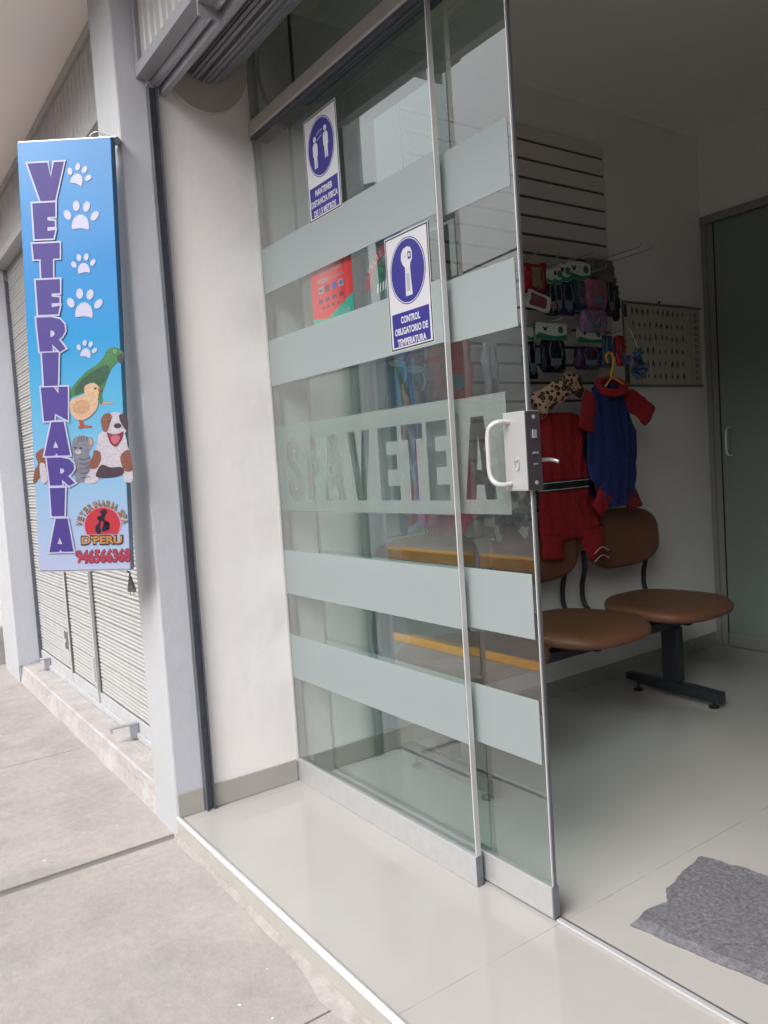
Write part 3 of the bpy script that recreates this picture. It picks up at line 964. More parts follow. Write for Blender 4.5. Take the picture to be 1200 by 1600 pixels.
# red card poster behind the glass
yp = G0 + 0.0125
t = thing('card_payment_poster', 'red and teal payment card poster stuck behind the glass', 'poster', (0.43, yp, 1.6))
red = flat('poster_red_ink', 246, 40, 44, 0.5)
teal = flat('poster_teal_ink', 40, 170, 150, 0.4)
x0, x1, z0, z1 = 0.314, 0.558, 1.596, 1.80
boxo('sheet', x0, x1, yp, yp + 0.0005, z0, z1, red, t)
bm = BM()
plate(bm, [[(x0, z0), (x1, z0), (x1, z0 + .075), (x0 + .09, z0 + .022), (x0, z0 + .034)]], (0, yp - 0.0003, 0), (1, 0, 0), (0, 0, 1), 0.0002)
obj('teal_corner', bm, teal, t)
bm = BM()
text(bm, 'Aquí aceptamos', lambda u, v: (x0 + .055 + .13 * u, yp - 0.0006, 1.755 + .016 * v), 0.0)
text(bm, 'TODAS', lambda u, v: (x0 + .038 + .07 * u, yp - 0.0006, 1.732 + .015 * v), 0.04)
text(bm, 'las tarjetas', lambda u, v: (x0 + .115 + .085 * u, yp - 0.0006, 1.730 + .016 * v), 0.0)
text(bm, 'pay', lambda u, v: (x1 - .06 + .04 * u, yp - 0.0006, 1.611 + .02 * v), 0.02)
box(bm, x0 + .045, x0 + .075, yp - 0.0006, yp - 0.0003, 1.702, 1.722)
box(bm, x0 + .165, x0 + .195, yp - 0.0006, yp - 0.0003, 1.702, 1.722)
obj('white_lettering', bm, white, t)
bm = BM()
box(bm, x0 + .085, x0 + .113, yp - 0.0006, yp - 0.0003, 1.702, 1.722)
for q in range(4):
    box(bm, x0 + .04 + .042 * q, x0 + .066 + .042 * q, yp - 0.0006, yp - 0.0003, 1.672, 1.684)
    box(bm, x0 + .06 + .03 * q, x0 + .078 + .03 * q, yp - 0.0006, yp - 0.0003, 1.652, 1.660)
box(bm, x0 + .05, x0 + .07, yp - 0.0009, yp - 0.0007, 1.708, 1.716)
obj('card_marks', bm, flat('poster_dark_ink', 110, 50, 70), t)
bm = BM(); plate(bm, [ell(x0 + .14, 1.712, .014, .011, 20)], (0, yp - 0.0006, 0), (1, 0, 0), (0, 0, 1), 0.0002)
box(bm, x0 + .17, x0 + .19, yp - 0.0009, yp - 0.0007, 1.707, 1.717)
obj('card_marks', bm, flat('poster_blue_ink', 60, 80, 190), t)

# FELIZ ribbon sticker
t = thing('holiday_ribbon_sticker', 'dark red FELIZ ribbon sticker with green sprig, partly behind the thermometer sign', 'sticker', (0.74, yp, 1.6))
bm = BM()
RS = 0.62
U, V = Vector((cos(.12), 0, sin(.12))) * RS, Vector((-sin(.12), 0, cos(.12))) * RS
O = Vector((0.632, yp, 1.676))
plate(bm, [closed_cr([(0, .02), (.05, .075), (.12, .115), (.22, .13), (.22, .085), (.13, .07), (.075, .035), (.045, -.02), (.035, -.055), (.02, -.03), (-.012, -.04)], 4)], O, U, V, 0.0004)
obj('ribbon', bm, flat('ribbon_red', 150, 38, 48, 0.5), t)
bm = BM()
for i, ch in enumerate('FELIZ'):
    a = radians(58 - i * 9)
    cx_, cy_ = .036 + .026 * i, .050 + .0155 * i - .0012 * i * i
    cc, ss = cos(a * .8), sin(a * .8)
    def fn(u, v, cx_=cx_, cy_=cy_, cc=cc, ss=ss, ch=ch):
        wu = (.007 if ch == 'I' else .018) * (u - .5); vv = .026 * (v - .5)
        p = O + U * (cx_ + wu * cc - vv * ss) + V * (cy_ + wu * ss + vv * cc)
        p.y -= 0.0009
        return p
    text(bm, ch, fn, 0.01)
obj('lettering', bm, white, t)
bm = BM()
for q in range(9):
    a = radians(20 + 30 * q)
    c0 = (0.115 + .02 * cos(a), .0 + .025 * sin(a))
    plate(bm, [ell(c0[0], c0[1], .022, .009, 12, a)], O, U, V, 0.0003, lift=0.0004 + 0.0001 * q)
obj('sprig', bm, flat('sprig_green', 38, 110, 70, 0.5, 0.3, 60), t)
bm = BM()
for q in range(4):
    x = .075 + .022 * q
    plate(bm, [[(x, -.075), (x + .009, -.075), (x + .022, -.035), (x + .013, -.035)]], O, U, V, 0.0003, lift=0.0014)
obj('striped_scarf', bm, flat('scarf_light', 220, 215, 210), t)

# ------------------------------------------------------------------ hanging sign
SW, SH, ST = 0.3036, 1.36, 0.035
N3 = Vector((0.782, -0.624, 0.010)).normalized()
U3 = Vector((0.015, 0.036, 0.999)); U3 = (U3 - N3 * U3.dot(N3)).normalized()
R3 = U3.cross(N3).normalized()
SO = Vector((-0.151, -0.279, 2.233)) - U3 * SH            # front lower left corner
sg = thing('hanging_shop_sign', 'tall blue VETERINARIA banner sign with paw prints and pets on the pillar', 'sign', (0, 0, 0))
sg.matrix_world = Matrix(((R3.x, U3.x, N3.x, SO.x), (R3.y, U3.y, N3.y, SO.y), (R3.z, U3.z, N3.z, SO.z), (0, 0, 0, 1)))


def sign_mat():
    m = mat('sign_banner_print', (0.2, 0.4, 0.8), 0.28, spec=0.4)
    n = m.node_tree.nodes; L = m.node_tree.links
    b = n['Principled BSDF']; tc = [x for x in n if x.type == 'TEX_COORD'][0]
    sp = n.new('ShaderNodeSeparateXYZ'); L.new(tc.outputs['Object'], sp.inputs[0])
    mr = n.new('ShaderNodeMapRange'); mr.inputs['From Max'].default_value = SH
    L.new(sp.outputs[1], mr.inputs['Value'])
    c = n.new('ShaderNodeValToRGB')
    el = c.color_ramp.elements
    el[0].position = 0; el[0].color = (*srgb(196, 205, 240), 1)
    el[1].position = 1; el[1].color = (*srgb(72, 158, 230), 1)
    for p, q in ((0.12, (176, 203, 240)), (0.25, (146, 200, 240)), (0.40, (100, 190, 236)), (0.55, (52, 165, 232)), (0.72, (44, 150, 228))):
        e = el.new(p); e.color = (*srgb(*q), 1)
    nz_ = n.new('ShaderNodeTexNoise'); nz_.inputs['Scale'].default_value = 2.0; nz_.inputs['Detail'].default_value = 1
    L.new(tc.outputs['Object'], nz_.inputs['Vector'])
    L.new(mr.outputs[0], c.inputs['Fac'])
    dk = n.new('ShaderNodeMix'); dk.data_type = 'RGBA'; dk.blend_type = 'MULTIPLY'; dk.inputs['Factor'].default_value = 1; dk.inputs['B'].default_value = (0.52, 0.52, 0.52, 1)
    L.new(c.outputs[0], dk.inputs['A']); L.new(dk.outputs['Result'], b.inputs['Base Color'])
    bp = n.new('ShaderNodeBump'); bp.inputs['Strength'].default_value = 0.25; bp.inputs['Distance'].default_value = 0.02
    L.new(nz_.outputs['Fac'], bp.inputs['Height']); L.new(bp.outputs[0], b.inputs['Normal'])
    return m


MT['banner'] = sign_mat()
bm = box(BM(), 0, SW, 0, SH, -ST, 0)
ban = obj('banner_box', bm, MT['banner'], sg, local=True, bevel=0.002)
for a, b, c, d in ((0.004, SW - 0.004, SH + 0.0005, SH + 0.004), (0.004, SW - 0.004, -0.004, -0.0005)):
    obj('edge_frame', box(BM(), a, b, c, d, -ST + 0.002, -0.002), MT['alu'], sg, local=True)


def S(x, y):
    v = (y - 220.5) / 671.0
    xl = 27 + 0.0493 * (y - 222)
    return ((x - xl) / 144.0 * SW, (1 - v) * SH)


EX, EY, EZ = Vector((1, 0, 0)), Vector((0, 1, 0)), Vector((0, 0, 1))
_layer = {}


def sgn(name, loops_list, m, layer, parent=None):
    bm = BM()
    for loops in loops_list:
        plate(bm, loops, (0, 0, 0), EX, EY, 0.00025, lift=0.0004 + 0.00045 * layer)
    return obj(name, bm, m, sg if parent is None else parent, local=True)


BIG = {
    'V': ([(0, 0), (.55, 0), (.64, .40), (.73, 0), (1, 0), (.76, 1), (.36, 1)], None),
    'E': ([(0, 0), (1, 0), (1, .40), (.66, .40), (.66, .49), (.98, .52), (.98, .68), (.66, .68), (.66, .79), (1, .76), (.92, 1), (.1, 1)], None),
    'T': ([(0, 0), (1, 0), (1, .45), (.75, .45), (.75, 1), (.33, 1), (.3, .45), (.05, .45)], None),
    'R': ([(0, 0), (.5, 0), (.8, .07), (.95, .22), (.98, .42), (.88, .58), (.76, .66), (1, .93), (.80, 1.03), (.54, .80), (.56, 1), (.12, 1)], [(.48, .38), (.6, .42), (.63, .50), (.57, .57), (.48, .58)]),
    'I': ([(0, 0), (1, 0), (.95, 1), (.12, 1)], None),
    'N': ([(0, 0), (.48, 0), (.66, .20), (.66, 0), (1, 0), (1, 1), (.52, .78), (.50, .98), (.12, 1)], None),
    'A': ([(.27, 0), (.75, 0), (1, 1), (.52, 1), (.47, .93), (.40, 1), (0, 1)], [(.34, .76), (.43, .56), (.54, .77)]),
}
word = [('V', 44, 100, 254, 312), ('E', 51.5, 87, 315, 370), ('T', 51.5, 93.5, 377, 430), ('E', 56.5, 94, 433, 487), ('R', 57, 103, 491, 544), ('I', 66, 92, 546, 598),
        ('N', 64, 106, 600, 653), ('A', 69.5, 110, 655, 708), ('R', 73, 117, 711, 755), ('I', 78, 102, 759, 804), ('A', 77, 115, 808, 861)]
fills, outl = [], []
for ch, a, b, c, d in word:
    o_, h_ = BIG[ch]
    P = [S(a + (b - a) * p[0], c + (d - c) * p[1]) for p in o_]
    H_ = [S(a + (b - a) * p[0], c + (d - c) * p[1]) for p in h_] if h_ else None
    fills.append([P] + ([H_] if H_ else []))
    outl.append([offset_poly(P, 0.0052)])
lil = flat('sign_lilac_outline', 214, 214, 246, 0.35)
pur = flat('sign_purple_ink', 66, 42, 150, 0.6)
sgn('letter_outline', outl[0::2], lil, 6)
sgn('letter_outline', outl[1::2], lil, 7)
sgn('purple_lettering', fills, pur, 8)

# paw prints
for cx_, cy_, s_, a_ in ((123, 274, 38, .35), (126, 336, 53, .05), (129.5, 410, 37, -.1), (131.5, 471, 54, .05), (135, 542, 32, .2)):
    L_ = []
    k = s_ / 2
    def T_(x, y, a_=a_, k=k, cx_=cx_, cy_=cy_): return S(cx_ + k * (x * cos(a_) - y * sin(a_)), cy_ + k * (x * sin(a_) + y * cos(a_)))
    pad = closed_cr([(-.48, .78), (-.46, .35), (-.2, .02), (.12, .0), (.38, .22), (.5, .60), (.48, .85), (.3, .80), (0, .76), (-.3, .80)], 4)
    L_.append([[T_(*p) for p in pad]])
    for tx, ty, ta in ((-.78, -.0, -.5), (-.30, -.52, -.12), (.30, -.48, .15), (.80, .05, .6)):
        L_.append([[T_(tx + .20 * cos(q) * cos(ta) - .30 * sin(q) * sin(ta) * 1, ty + .20 * cos(q) * sin(ta) + .30 * sin(q) * cos(ta)) for q in [2 * pi * i / 18 for i in range(18)]]])
    sgn('paw_print', L_, lil, 2)


def K(X, Y): return S(40 + X / 4.21, 520 + Y / 4.21)
def kp(pts, smooth=True): return [K(*p) for p in (closed_cr(pts, 4) if smooth else pts)]
def ke(cx, cy, rx, ry, a=0): return [K(*p) for p in ell(cx, cy, rx, ry, 20, a)]


gA = flat('print_parrot_green', 74, 146, 84, 0.35, 0.45, 130)
gB = flat('print_parrot_dark', 52, 98, 72, 0.35, 0.3, 70)
pk = flat('print_chick_peach', 244, 204, 168, 0.35, 0.25, 110)
pk2 = flat('print_chick_shade', 226, 178, 142, 0.35, 0.25, 110)
org = flat('print_orange', 200, 90, 70, 0.35)
wht = flat('print_fur_white', 226, 220, 234, 0.35, 0.25, 120)
brn = flat('print_fur_brown', 158, 100, 82, 0.35, 0.4, 120)
dkb = flat('print_fur_dark', 84, 66, 80, 0.35, 0.25, 50)
gry = flat('print_fur_grey', 150, 150, 168, 0.35, 0.35, 70)
dkg = flat('print_dark_grey', 66, 62, 78, 0.35)
mth = flat('print_mouth_red', 150, 50, 74, 0.35)
tng = flat('print_tongue_pink', 214, 120, 136, 0.35)
ig = D.objects.new('parrot_picture', None); sg_par = sgn('parrot_picture', [[kp([(560, 92), (600, 95), (632, 122), (640, 150), (620, 178), (598, 192), (570, 218), (540, 275), (520, 335), (500, 390), (506, 440), (492, 462), (478, 430), (470, 400), (400, 385), (330, 395), (288, 412), (290, 370), (330, 310), (400, 240), (470, 195), (510, 150), (530, 110)])]], gA, 0)
D.objects.remove(ig)
sgn('wing', [[kp([(335, 335), (430, 245), (530, 205), (545, 250), (500, 330), (420, 345), (330, 392)])]], gB, 1, sg_par)
sgn('beak', [[kp([(600, 150), (628, 132), (640, 168), (628, 202), (604, 180)])]], dkg, 1, sg_par)
sgn('eye', [[ke(583, 115, 11, 11)]], flat('print_eye_ring', 170, 200, 180), 1, sg_par)
sgn('pupil', [[ke(584, 115, 5, 5)]], MT['black'], 2, sg_par)
sgn('foot', [[kp([(492, 448), (570, 450), (572, 458), (498, 464)])]], pk2, 0, sg_par)
c_ = sgn('chick_picture', [[kp([(400, 330), (440, 318), (475, 338), (490, 365), (480, 388), (476, 430), (468, 485), (430, 532), (380, 560), (330, 552), (298, 510), (284, 460), (300, 425), (345, 405), (385, 388), (384, 350)])]], pk, 3)
sgn('wing', [[kp([(310, 470), (350, 430), (410, 440), (420, 490), (370, 520), (320, 505)])]], pk2, 4, c_)
sgn('beak', [[kp([(474, 348), (502, 366), (478, 380)], False)]], org, 4, c_)
sgn('eye', [[ke(458, 356, 9, 7)]], MT['black'], 4, c_)
sgn('legs', [[kp([(345, 555), (358, 553), (368, 592), (436, 602), (436, 610), (372, 612), (352, 618), (342, 606), (356, 595)], False)], [kp([(360, 556), (372, 552), (384, 596), (372, 598)], False)]], org, 2, c_)
d_ = sgn('puppy_picture', [[kp([(480, 660), (520, 640), (640, 650), (668, 740), (690, 800), (700, 900), (702, 965), (680, 985), (645, 970), (632, 925), (560, 900), (500, 930), (460, 978), (400, 982), (388, 955), (430, 880), (450, 790), (470, 720)])]], wht, 1)
sgn('dark_belly', [[kp([(468, 905), (500, 860), (560, 880), (630, 880), (642, 925), (560, 948), (468, 942)])]], dkb, 2, d_)
sgn('brown_leg', [[kp([(450, 765), (488, 775), (494, 830), (462, 885), (412, 872), (438, 810)])]], brn, 2, d_)
sgn('brown_leg', [[kp([(632, 790), (680, 770), (698, 860), (700, 905), (650, 905), (622, 835)])]], brn, 2, d_)
sgn('head', [[ke(585, 605, 82, 90)]], wht, 2, d_)
sgn('brown_ear', [[kp([(500, 610), (494, 565), (512, 530), (548, 520), (566, 548), (552, 592), (534, 642), (512, 640)])]], brn, 3, d_)
sgn('dark_ear', [[kp([(615, 535), (650, 530), (672, 575), (672, 640), (652, 632), (632, 600), (618, 570)])]], dkb, 3, d_)
sgn('mouth', [[kp([(534, 648), (570, 660), (610, 658), (642, 645), (628, 700), (592, 742), (560, 725), (545, 690)])]], mth, 4, d_)
sgn('tongue', [[kp([(560, 680), (590, 668), (618, 678), (610, 712), (588, 728), (568, 712)])]], tng, 5, d_)
sgn('nose', [[ke(604, 606, 25, 17)], [ke(545, 574, 9, 6)], [ke(640, 574, 8, 6)]], dkg, 4, d_)
q_ = sgn('kitten_picture', [[kp([(305, 705), (318, 678), (350, 664), (385, 664), (412, 678), (424, 672), (440, 690), (442, 722), (430, 752), (414, 784), (432, 830), (440, 890), (428, 945), (412, 978), (372, 972), (335, 975), (322, 930), (312, 860), (316, 800), (300, 765)])]], gry, 0)
sgn('ear', [[kp([(414, 694), (430, 686), (438, 704), (430, 730), (418, 722)])]], pk2, 1, q_)
sgn('stripes', [[kp([(340 + 20 * i, 672), (346 + 20 * i, 672), (350 + 16 * i, 702), (345 + 16 * i, 702)], False)] for i in range(4)] + [[kp([(350 + 4 * i, 812 + 32 * i), (385, 818 + 30 * i), (422, 804 + 32 * i), (420, 813 + 32 * i), (385, 828 + 30 * i), (350 + 4 * i, 820 + 32 * i)])] for i in range(5)], flat('print_stripe_grey', 108, 106, 122, 0.35), 1, q_)
sgn('muzzle', [[ke(344, 770, 20, 15)]], wht, 1, q_)
sgn('eye', [[ke(325, 742, 9, 6)], [ke(364, 746, 9, 6)], [ke(340, 764, 5, 4)]], dkg, 2, q_)
w_ = sgn('brown_dog_picture', [[kp([(62, 790), (76, 762), (122, 738), (140, 800), (140, 960), (112, 975), (92, 935), (62, 972), (46, 962), (54, 890), (78, 842)])]], brn, 0)
sgn('white_chest', [[kp([(90, 845), (125, 850), (140, 940), (125, 972), (100, 960)])]], wht, 1, w_)
# emblem
dr = flat('emblem_red', 214, 60, 78, 0.35)
rim = flat('emblem_rim', 236, 170, 190, 0.35)
oran = flat('emblem_orange', 226, 160, 84, 0.35)
nav = flat('emblem_navy', 48, 38, 58, 0.35)
def disc_(r): return [K(505 + r * cos(a), 1262 + r * sin(a)) for a in [radians(148 + (392 - 148) * i / 48) for i in range(49)]]
em = sgn('round_emblem', [[disc_(124)]], rim, 1)
sgn('red_disc', [[disc_(116)]], dr, 2, em)
sgn('poodle_silhouette', [[ke(514, 1176, 24, 20)], [ke(490, 1216, 20, 17)], [kp([(505, 1190), (528, 1190), (520, 1225), (552, 1250), (552, 1290), (525, 1305), (500, 1300), (512, 1250), (498, 1235), (492, 1275), (498, 1310), (478, 1322), (460, 1300), (462, 1270), (478, 1250), (486, 1225)])], [ke(535, 1265, 18, 28)]], nav, 3, em)
bmF, bmO = BM(), BM()
arc = 'VETERINARIA SPA'
ang = [-172, -159, -146.5, -134, -121, -111, -101.5, -88.5, -75.5, -65.5, -55.5, 0, -36, -23.5, -10.5]
for ch, a in zip(arc, ang):
    if ch == ' ': continue
    ar = radians(a)
    wd = 8 if ch == 'I' else 24
    for bmx, sc_, lz, bo in ((bmO, 1.16, 0.0026, 0.03), (bmF, 1.0, 0.0031, 0.0)):
        def fn(u, v, sc_=sc_, ar=ar, wd=wd, lz=lz):
            uu = wd * sc_ * (u - .5); vv = 38 * sc_ * (v - .5)
            rr = 152 + vv
            x = 505 + rr * cos(ar) - uu * sin(ar); y = 1270 + rr * 1.0 * sin(ar) + uu * cos(ar)
            p = K(x, y)
            return (p[0], p[1], lz)
        text(bmx, ch, fn, bo)
obj('lettering_outline', bmO, nav, em, local=True)
obj('lettering', bmF, oran, em, local=True)
bmF, bmO = BM(), BM()
def fbox(x0, x1, y0, y1, lz, sk=0.0):
    def fn(u, v):
        p = K(x0 + (x1 - x0) * u, y1 + (y0 - y1) * v - sk * u)
        return (p[0], p[1], lz)
    return fn
text(bmO, "D'PERU", fbox(363, 642, 1328, 1396, 0.0026), 0.07)
text(bmF, "D'PERU", fbox(370, 636, 1335, 1389, 0.0031), 0.03)
obj('name_outline', bmO, nav, em, local=True)
obj('name_lettering', bmF, oran, em, local=True)
bmF, bmO = BM(), BM()
text(bmO, "946566368", fbox(328, 694, 1424, 1526, 0.0012, 6), 0.07)
text(bmF, "946566368", fbox(333, 689, 1430, 1519, 0.0018, 6), 0.035)
obj('phone_number_outline', bmO, flat('number_outline', 120, 40, 92), sg, local=True)
obj('phone_number', bmF, flat('number_red', 196, 56, 84), sg, local=True)
# hanging wires at the top
bm = BM()
for q in range(3):
    tube(bm, bez([(0.24 + 0.02 * q, SH + 0.003, -0.02), (0.225 + 0.03 * q, SH + 0.022, -0.03), (0.25 + 0.018 * q, SH + 0.030 - .006 * q, -0.025), (0.27 + 0.01 * q, SH + 0.016, -0.035), (0.29, SH + 0.012, -0.05)], 5), 0.0012, 6)
obj('tie_wire', bm, MT['alu'], sg, local=True)
bm = BM(); box(bm, 0.262, 0.318, SH + 0.0045, SH + 0.010, -0.075, -0.012)
obj('wall_bracket', bm, MT['steel_grey'], sg, local=True)

# plug hanging below the sign
t = thing('power_plug', 'grey two pin plug dangling on its cable under the sign corner', 'plug', (-0.10, -0.035, 0.80))
M_ = sg.matrix_world
p0 = M_ @ Vector((SW - 0.018, -0.002, -0.018))
px = Vector((-0.13, -0.05, 0.825))
bm = BM(); tube(bm, bez([p0, p0 + Vector((0, 0, -0.008)), px + Vector((0, 0, 0.012)), px], 5), 0.0028, 8)
obj('cable', bm, flat('plug_grey', 120, 120, 122), t, smooth=True)
bm = BM()
loft(bm, [(px, (0.003, 0, 0), (0, 0.003, 0)), (px + Vector((0.002, 0, -0.02)), (0.007, 0.003, 0), (-0.002, 0.006, 0)), (px + Vector((0.006, 0, -0.042)), (0.015, 0.006, 0), (-0.003, 0.008, 0)), (px + Vector((0.008, 0, -0.055)), (0.016, 0.007, 0), (-0.003, 0.008, 0))], 14, power=3)
obj('plug_body', bm, flat('plug_grey', 120, 120, 122), t)
bm = BM()
for d in (-0.008, 0.008):
    c = px + Vector((0.008 + d, d * .4, -0.055)); tube(bm, [c, c + Vector((0.001, 0, -0.014))], 0.002, 8)
obj('pin', bm, MT['alu'], t)

# ------------------------------------------------------------------ slatwall and hooks
sw = thing('slatwall_panel', 'cream slatwall panel with dark grooves behind the hanging pet goods', 'display panel', (0.02, 1.75, 0.6))
bm = BM()
Y0, Y1 = 1.13, 2.352
zz = [2.605] + [2.546 - 0.083 * i for i in range(24)]
zz = [z for z in zz if z > 0.7]
for a, b in zip(zz, zz[1:]):
    box(bm, 0.010, 0.019, Y0, Y1, b + 0.0065, a - (0.0065 if a < 2.6 else 0))
obj('board', bm, MT['slat'], sw)
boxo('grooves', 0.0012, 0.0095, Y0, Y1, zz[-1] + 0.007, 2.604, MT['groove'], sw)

HK = []


def hook(y, z, ln, extra=None):
    global HK
    t = thing('display_hook', extra[0] if extra else 'chrome wire hook on the slatwall carrying pet goods', 'hook', (0.02, y, z), 'chrome hooks on the slatwall')
    bm = BM()
    tube(bm, bez([(0.0195, y, z), (0.02 + ln * .5, y, z + 0.002), (0.02 + ln * .93, y, z + 0.004), (0.02 + ln, y, z + 0.018)], 4), 0.0026, 7)
    obj('rod', bm, MT['alu'], t, smooth=True)
    boxo('clip', 0.0195, 0.022, y - 0.012, y + 0.012, z - 0.02, z + 0.02, MT['alu'], t)
    return t


hook(2.245, 2.048, 0.27, ['bare chrome hook sticking out at the upper right edge of the slatwall'])['group'] = ''
hook(2.325, 2.046, 0.27, ['bare chrome hook, rightmost on the slatwall above the dark pouch'])['group'] = ''
for y, z in ((1.68, 1.99), (1.80, 1.985), (1.90, 1.99), (2.02, 2.02), (2.11, 1.965), (1.80, 1.72), (2.04, 1.715), (2.16, 1.69), (2.23, 1.69), (0.0, 0.0)):
    if y: hook(y, z, 0.18)
for o in list(D.objects):
    if o.get('group') == '': del o['group']


def sack(parent, name, y0, y1, z0, z1, x, th, m, wr=0.011, power=3.0):
    """puffy flat pack hanging parallel to the wall"""
    bm = BM()
    cy_ = (y0 + y1) / 2; hw = (y1 - y0) / 2
    secs = []
    for i in range(11):
        t_ = i / 10
        z = z0 + (z1 - z0) * t_
        k = max(0.12, sqrt(max(0, 1 - (2 * t_ - 1) ** 4)))
        secs.append(((x, cy_ + 0.004 * sin(z * 40), z), (0, hw * (0.9 + 0.1 * k), 0), (th / 2 * k, 0, 0)))
    loft(bm, secs, 20, power=power, wr=wr, ws=28)
    return obj(name, bm, m, parent, smooth=True)


def pack(label, y0, y1, z0, z1, x, th, m, cat='pet product', zc=None, cardcol=None, ycard=None, name='pet_pack', grp='packs hanging on the slatwall', extra=None):
    t = thing(name, label, cat, (x, (y0 + y1) / 2, z0), grp)
    if z1 > z0: 
        body = sack(t, 'pouch', y0, y1, z0, z1, x, th, m)
    if zc:
        a, b = ycard if ycard else (y0, y1)
        zc0, zc1 = zc
        hh = zc1 - zc0; r = hh * 0.22
        bm = BM()
        out = []
        for cx_, cz_, s0 in ((b - r, zc0 + r, -90), (b - r, zc1 - r, 0), (a + r, zc1 - r, 90), (a + r, zc0 + r, 180)):
            for q in range(5): 
                an = radians(s0 + 22.5 * q); out.append((cx_ + r * cos(an), cz_ + r * sin(an)))
        X = x + th / 2 + 0.002
        plate(bm, [out], (X, 0, 0), (0, 1, 0), (0, 0, 1), 0.0012)
        c = obj('header_card', bm, flat('card_white', 205, 210, 208, 0.4), t)
        bm = BM()
        wv = [(a + r * .3, zc0 + hh * .02)] + [(b - r * .3, zc0 + hh * .02)] + [(b, zc0 + hh * .12), (b, zc0 + hh * .36)] + [(b + (a - b) * q / 8, zc0 + hh * (.36 - .12 * sin(q / 8 * pi * 1.3))) for q in range(1, 8)] + [(a, zc0 + hh * .25), (a, zc0 + hh * .12)]
        plate(bm, [wv], (X + 0.0016, 0, 0), (0, 1, 0), (0, 0, 1), 0.0003)
        obj('green_band', bm, flat('card_green', 42, 120, 96, 0.4), c)
        bm = BM()
        w_c = b - a
        if w_c > 0.05:
            for ex, ez, er in ((.30, .62, .10), (.24, .72, .05), (.37, .74, .05), (.55, .72, .035)):
                plate(bm, [ell(a + w_c * ex, zc0 + hh * ez, hh * er * 1.4, hh * er, 12)], (X + 0.0016, 0, 0), (0, 1, 0), (0, 0, 1), 0.0003)
            obj('pet_mark', bm, MT['black'], c)
            bm = BM()
            plate(bm, [ell(a + w_c * .80, zc0 + hh * .62, hh * .22, hh * .22, 18)], (X + 0.0016, 0, 0), (0, 1, 0), (0, 0, 1), 0.0003)
            obj('green_dot', bm, flat('card_green', 42, 120, 96, 0.4), c)
        else: bm.free()
    if z1 > z0 and (y1 - y0) > 0.06:
        h2 = z1 - z0; w2 = y1 - y0
        bm = BM()
        plate(bm, [rect(y0 + w2 * .22, z0 + h2 * .18, y0 + w2 * .70, z0 + h2 * .40)], (x + th / 2 + 0.0045, 0, 0), (0, 1, 0), (0, 0, 1), 0.0008)
        obj('printed_label', bm, flat('label_mauve' if int(y0 * 100) % 2 else 'label_sky', *((150, 130, 150) if int(y0 * 100) % 2 else (110, 130, 150)), 0.3, 0.5, 90), t)
        bm = BM()
        tube(bm, bez([(x + th * .5, y0 + w2 * .3, z0 + h2 * .9), (x + th * .62, y0 + w2 * .2, z0 + h2 * .55), (x + th * .6, y0 + w2 * .45, z0 + h2 * .1), (x + th * .62, y0 + w2 * .75, z0 + h2 * .5), (x + th * .5, y0 + w2 * .68, z0 + h2 * .92)], 5), 0.0028, 6)
        obj('strap', bm, MT['alu_dark'], t, smooth=True)
    if extra: extra(t)
    return t


nvy = flat('pack_navy', 30, 40, 84, 0.25, 0.5, 30)
nv2 = flat('pack_dark_navy', 26, 30, 52, 0.25, 0.6, 35)
tl = flat('pack_slate_teal', 70, 92, 110, 0.25, 0.35, 25)
bg_ = flat('pack_beige_grey', 120, 116, 100, 0.3, 0.3, 20)
pnk = flat('pack_pink', 176, 108, 138, 0.2, 0.45, 26)
lvd = flat('pack_lavender', 150, 120, 160, 0.2, 0.45, 26)
rd = flat('pack_red', 190, 36, 48, 0.25, 0.35, 20)
drk = flat('pack_charcoal', 44, 44, 46, 0.3, 0.5, 35)
prp = flat('pack_plum', 70, 48, 82, 0.25, 0.5, 35)
bl = flat('pack_blue', 56, 84, 134, 0.2, 0.45, 24)


def tan_front(t):
    bm = BM(); plate(bm, [rect(1.652, 1.855, 1.700, 1.935)], (0.178, 0, 0), (0, 1, 0), (0, 0, 1), 0.001)
    obj('tan_label', bm, flat('label_tan', 150, 128, 92, 0.4, 0.3, 60), t)
    bm = BM(); tube(bm, [(0.15, 1.735, 1.90), (0.155, 1.742, 1.962)], 0.016, 10); tube(bm, [(0.15, 1.640, 1.90), (0.155, 1.636, 1.955)], 0.014, 10)
    obj('red_arm', bm, rd, t, smooth=True)


pack('red pouch with tan label, leftmost item beside the open glass door edge', 1.622, 1.750, 1.83, 1.955, .155, .035, rd, extra=tan_front)
t = thing('framed_tag', 'maroon card with curved white frame hanging tilted under the red pouch', 'card', (0.2, 1.65, 1.74))
bm = BM()
outp = closed_cr([(1.600, 1.835), (1.655, 1.822), (1.722, 1.806), (1.724, 1.775), (1.708, 1.742), (1.640, 1.752), (1.575, 1.765), (1.592, 1.80)], 3)
inn = [(1.65 + (p[0] - 1.65) * .72, 1.79 + (p[1] - 1.79) * .70) for p in outp]
plate(bm, [outp, inn], (0.2, 0, 0), (0, 1, 0), (0, 0, 1), 0.003)
obj('white_frame', bm, flat('frame_white', 200, 196, 198), t)
bm = BM(); plate(bm, [inn], (0.2, 0, 0), (0, 1, 0), (0, 0, 1), 0.0015)
obj('maroon_field', bm, flat('tag_maroon', 128, 66, 78), t)
bm = BM(); tube(bm, [(0.2, 1.66, 1.825), (0.19, 1.67, 1.86)], 0.001, 6); obj('string', bm, MT['black'], t)
pack('navy pouch under small white card, second from the red pouch', 1.735, 1.80, 1.74, 1.88, .165, .03, nv2, zc=(1.872, 1.93), ycard=(1.730, 1.778))
pack('navy pouch under white and green card between two wider cards', 1.79, 1.86, 1.75, 1.895, .145, .03, nvy, zc=(1.878, 1.95), ycard=(1.788, 1.848))
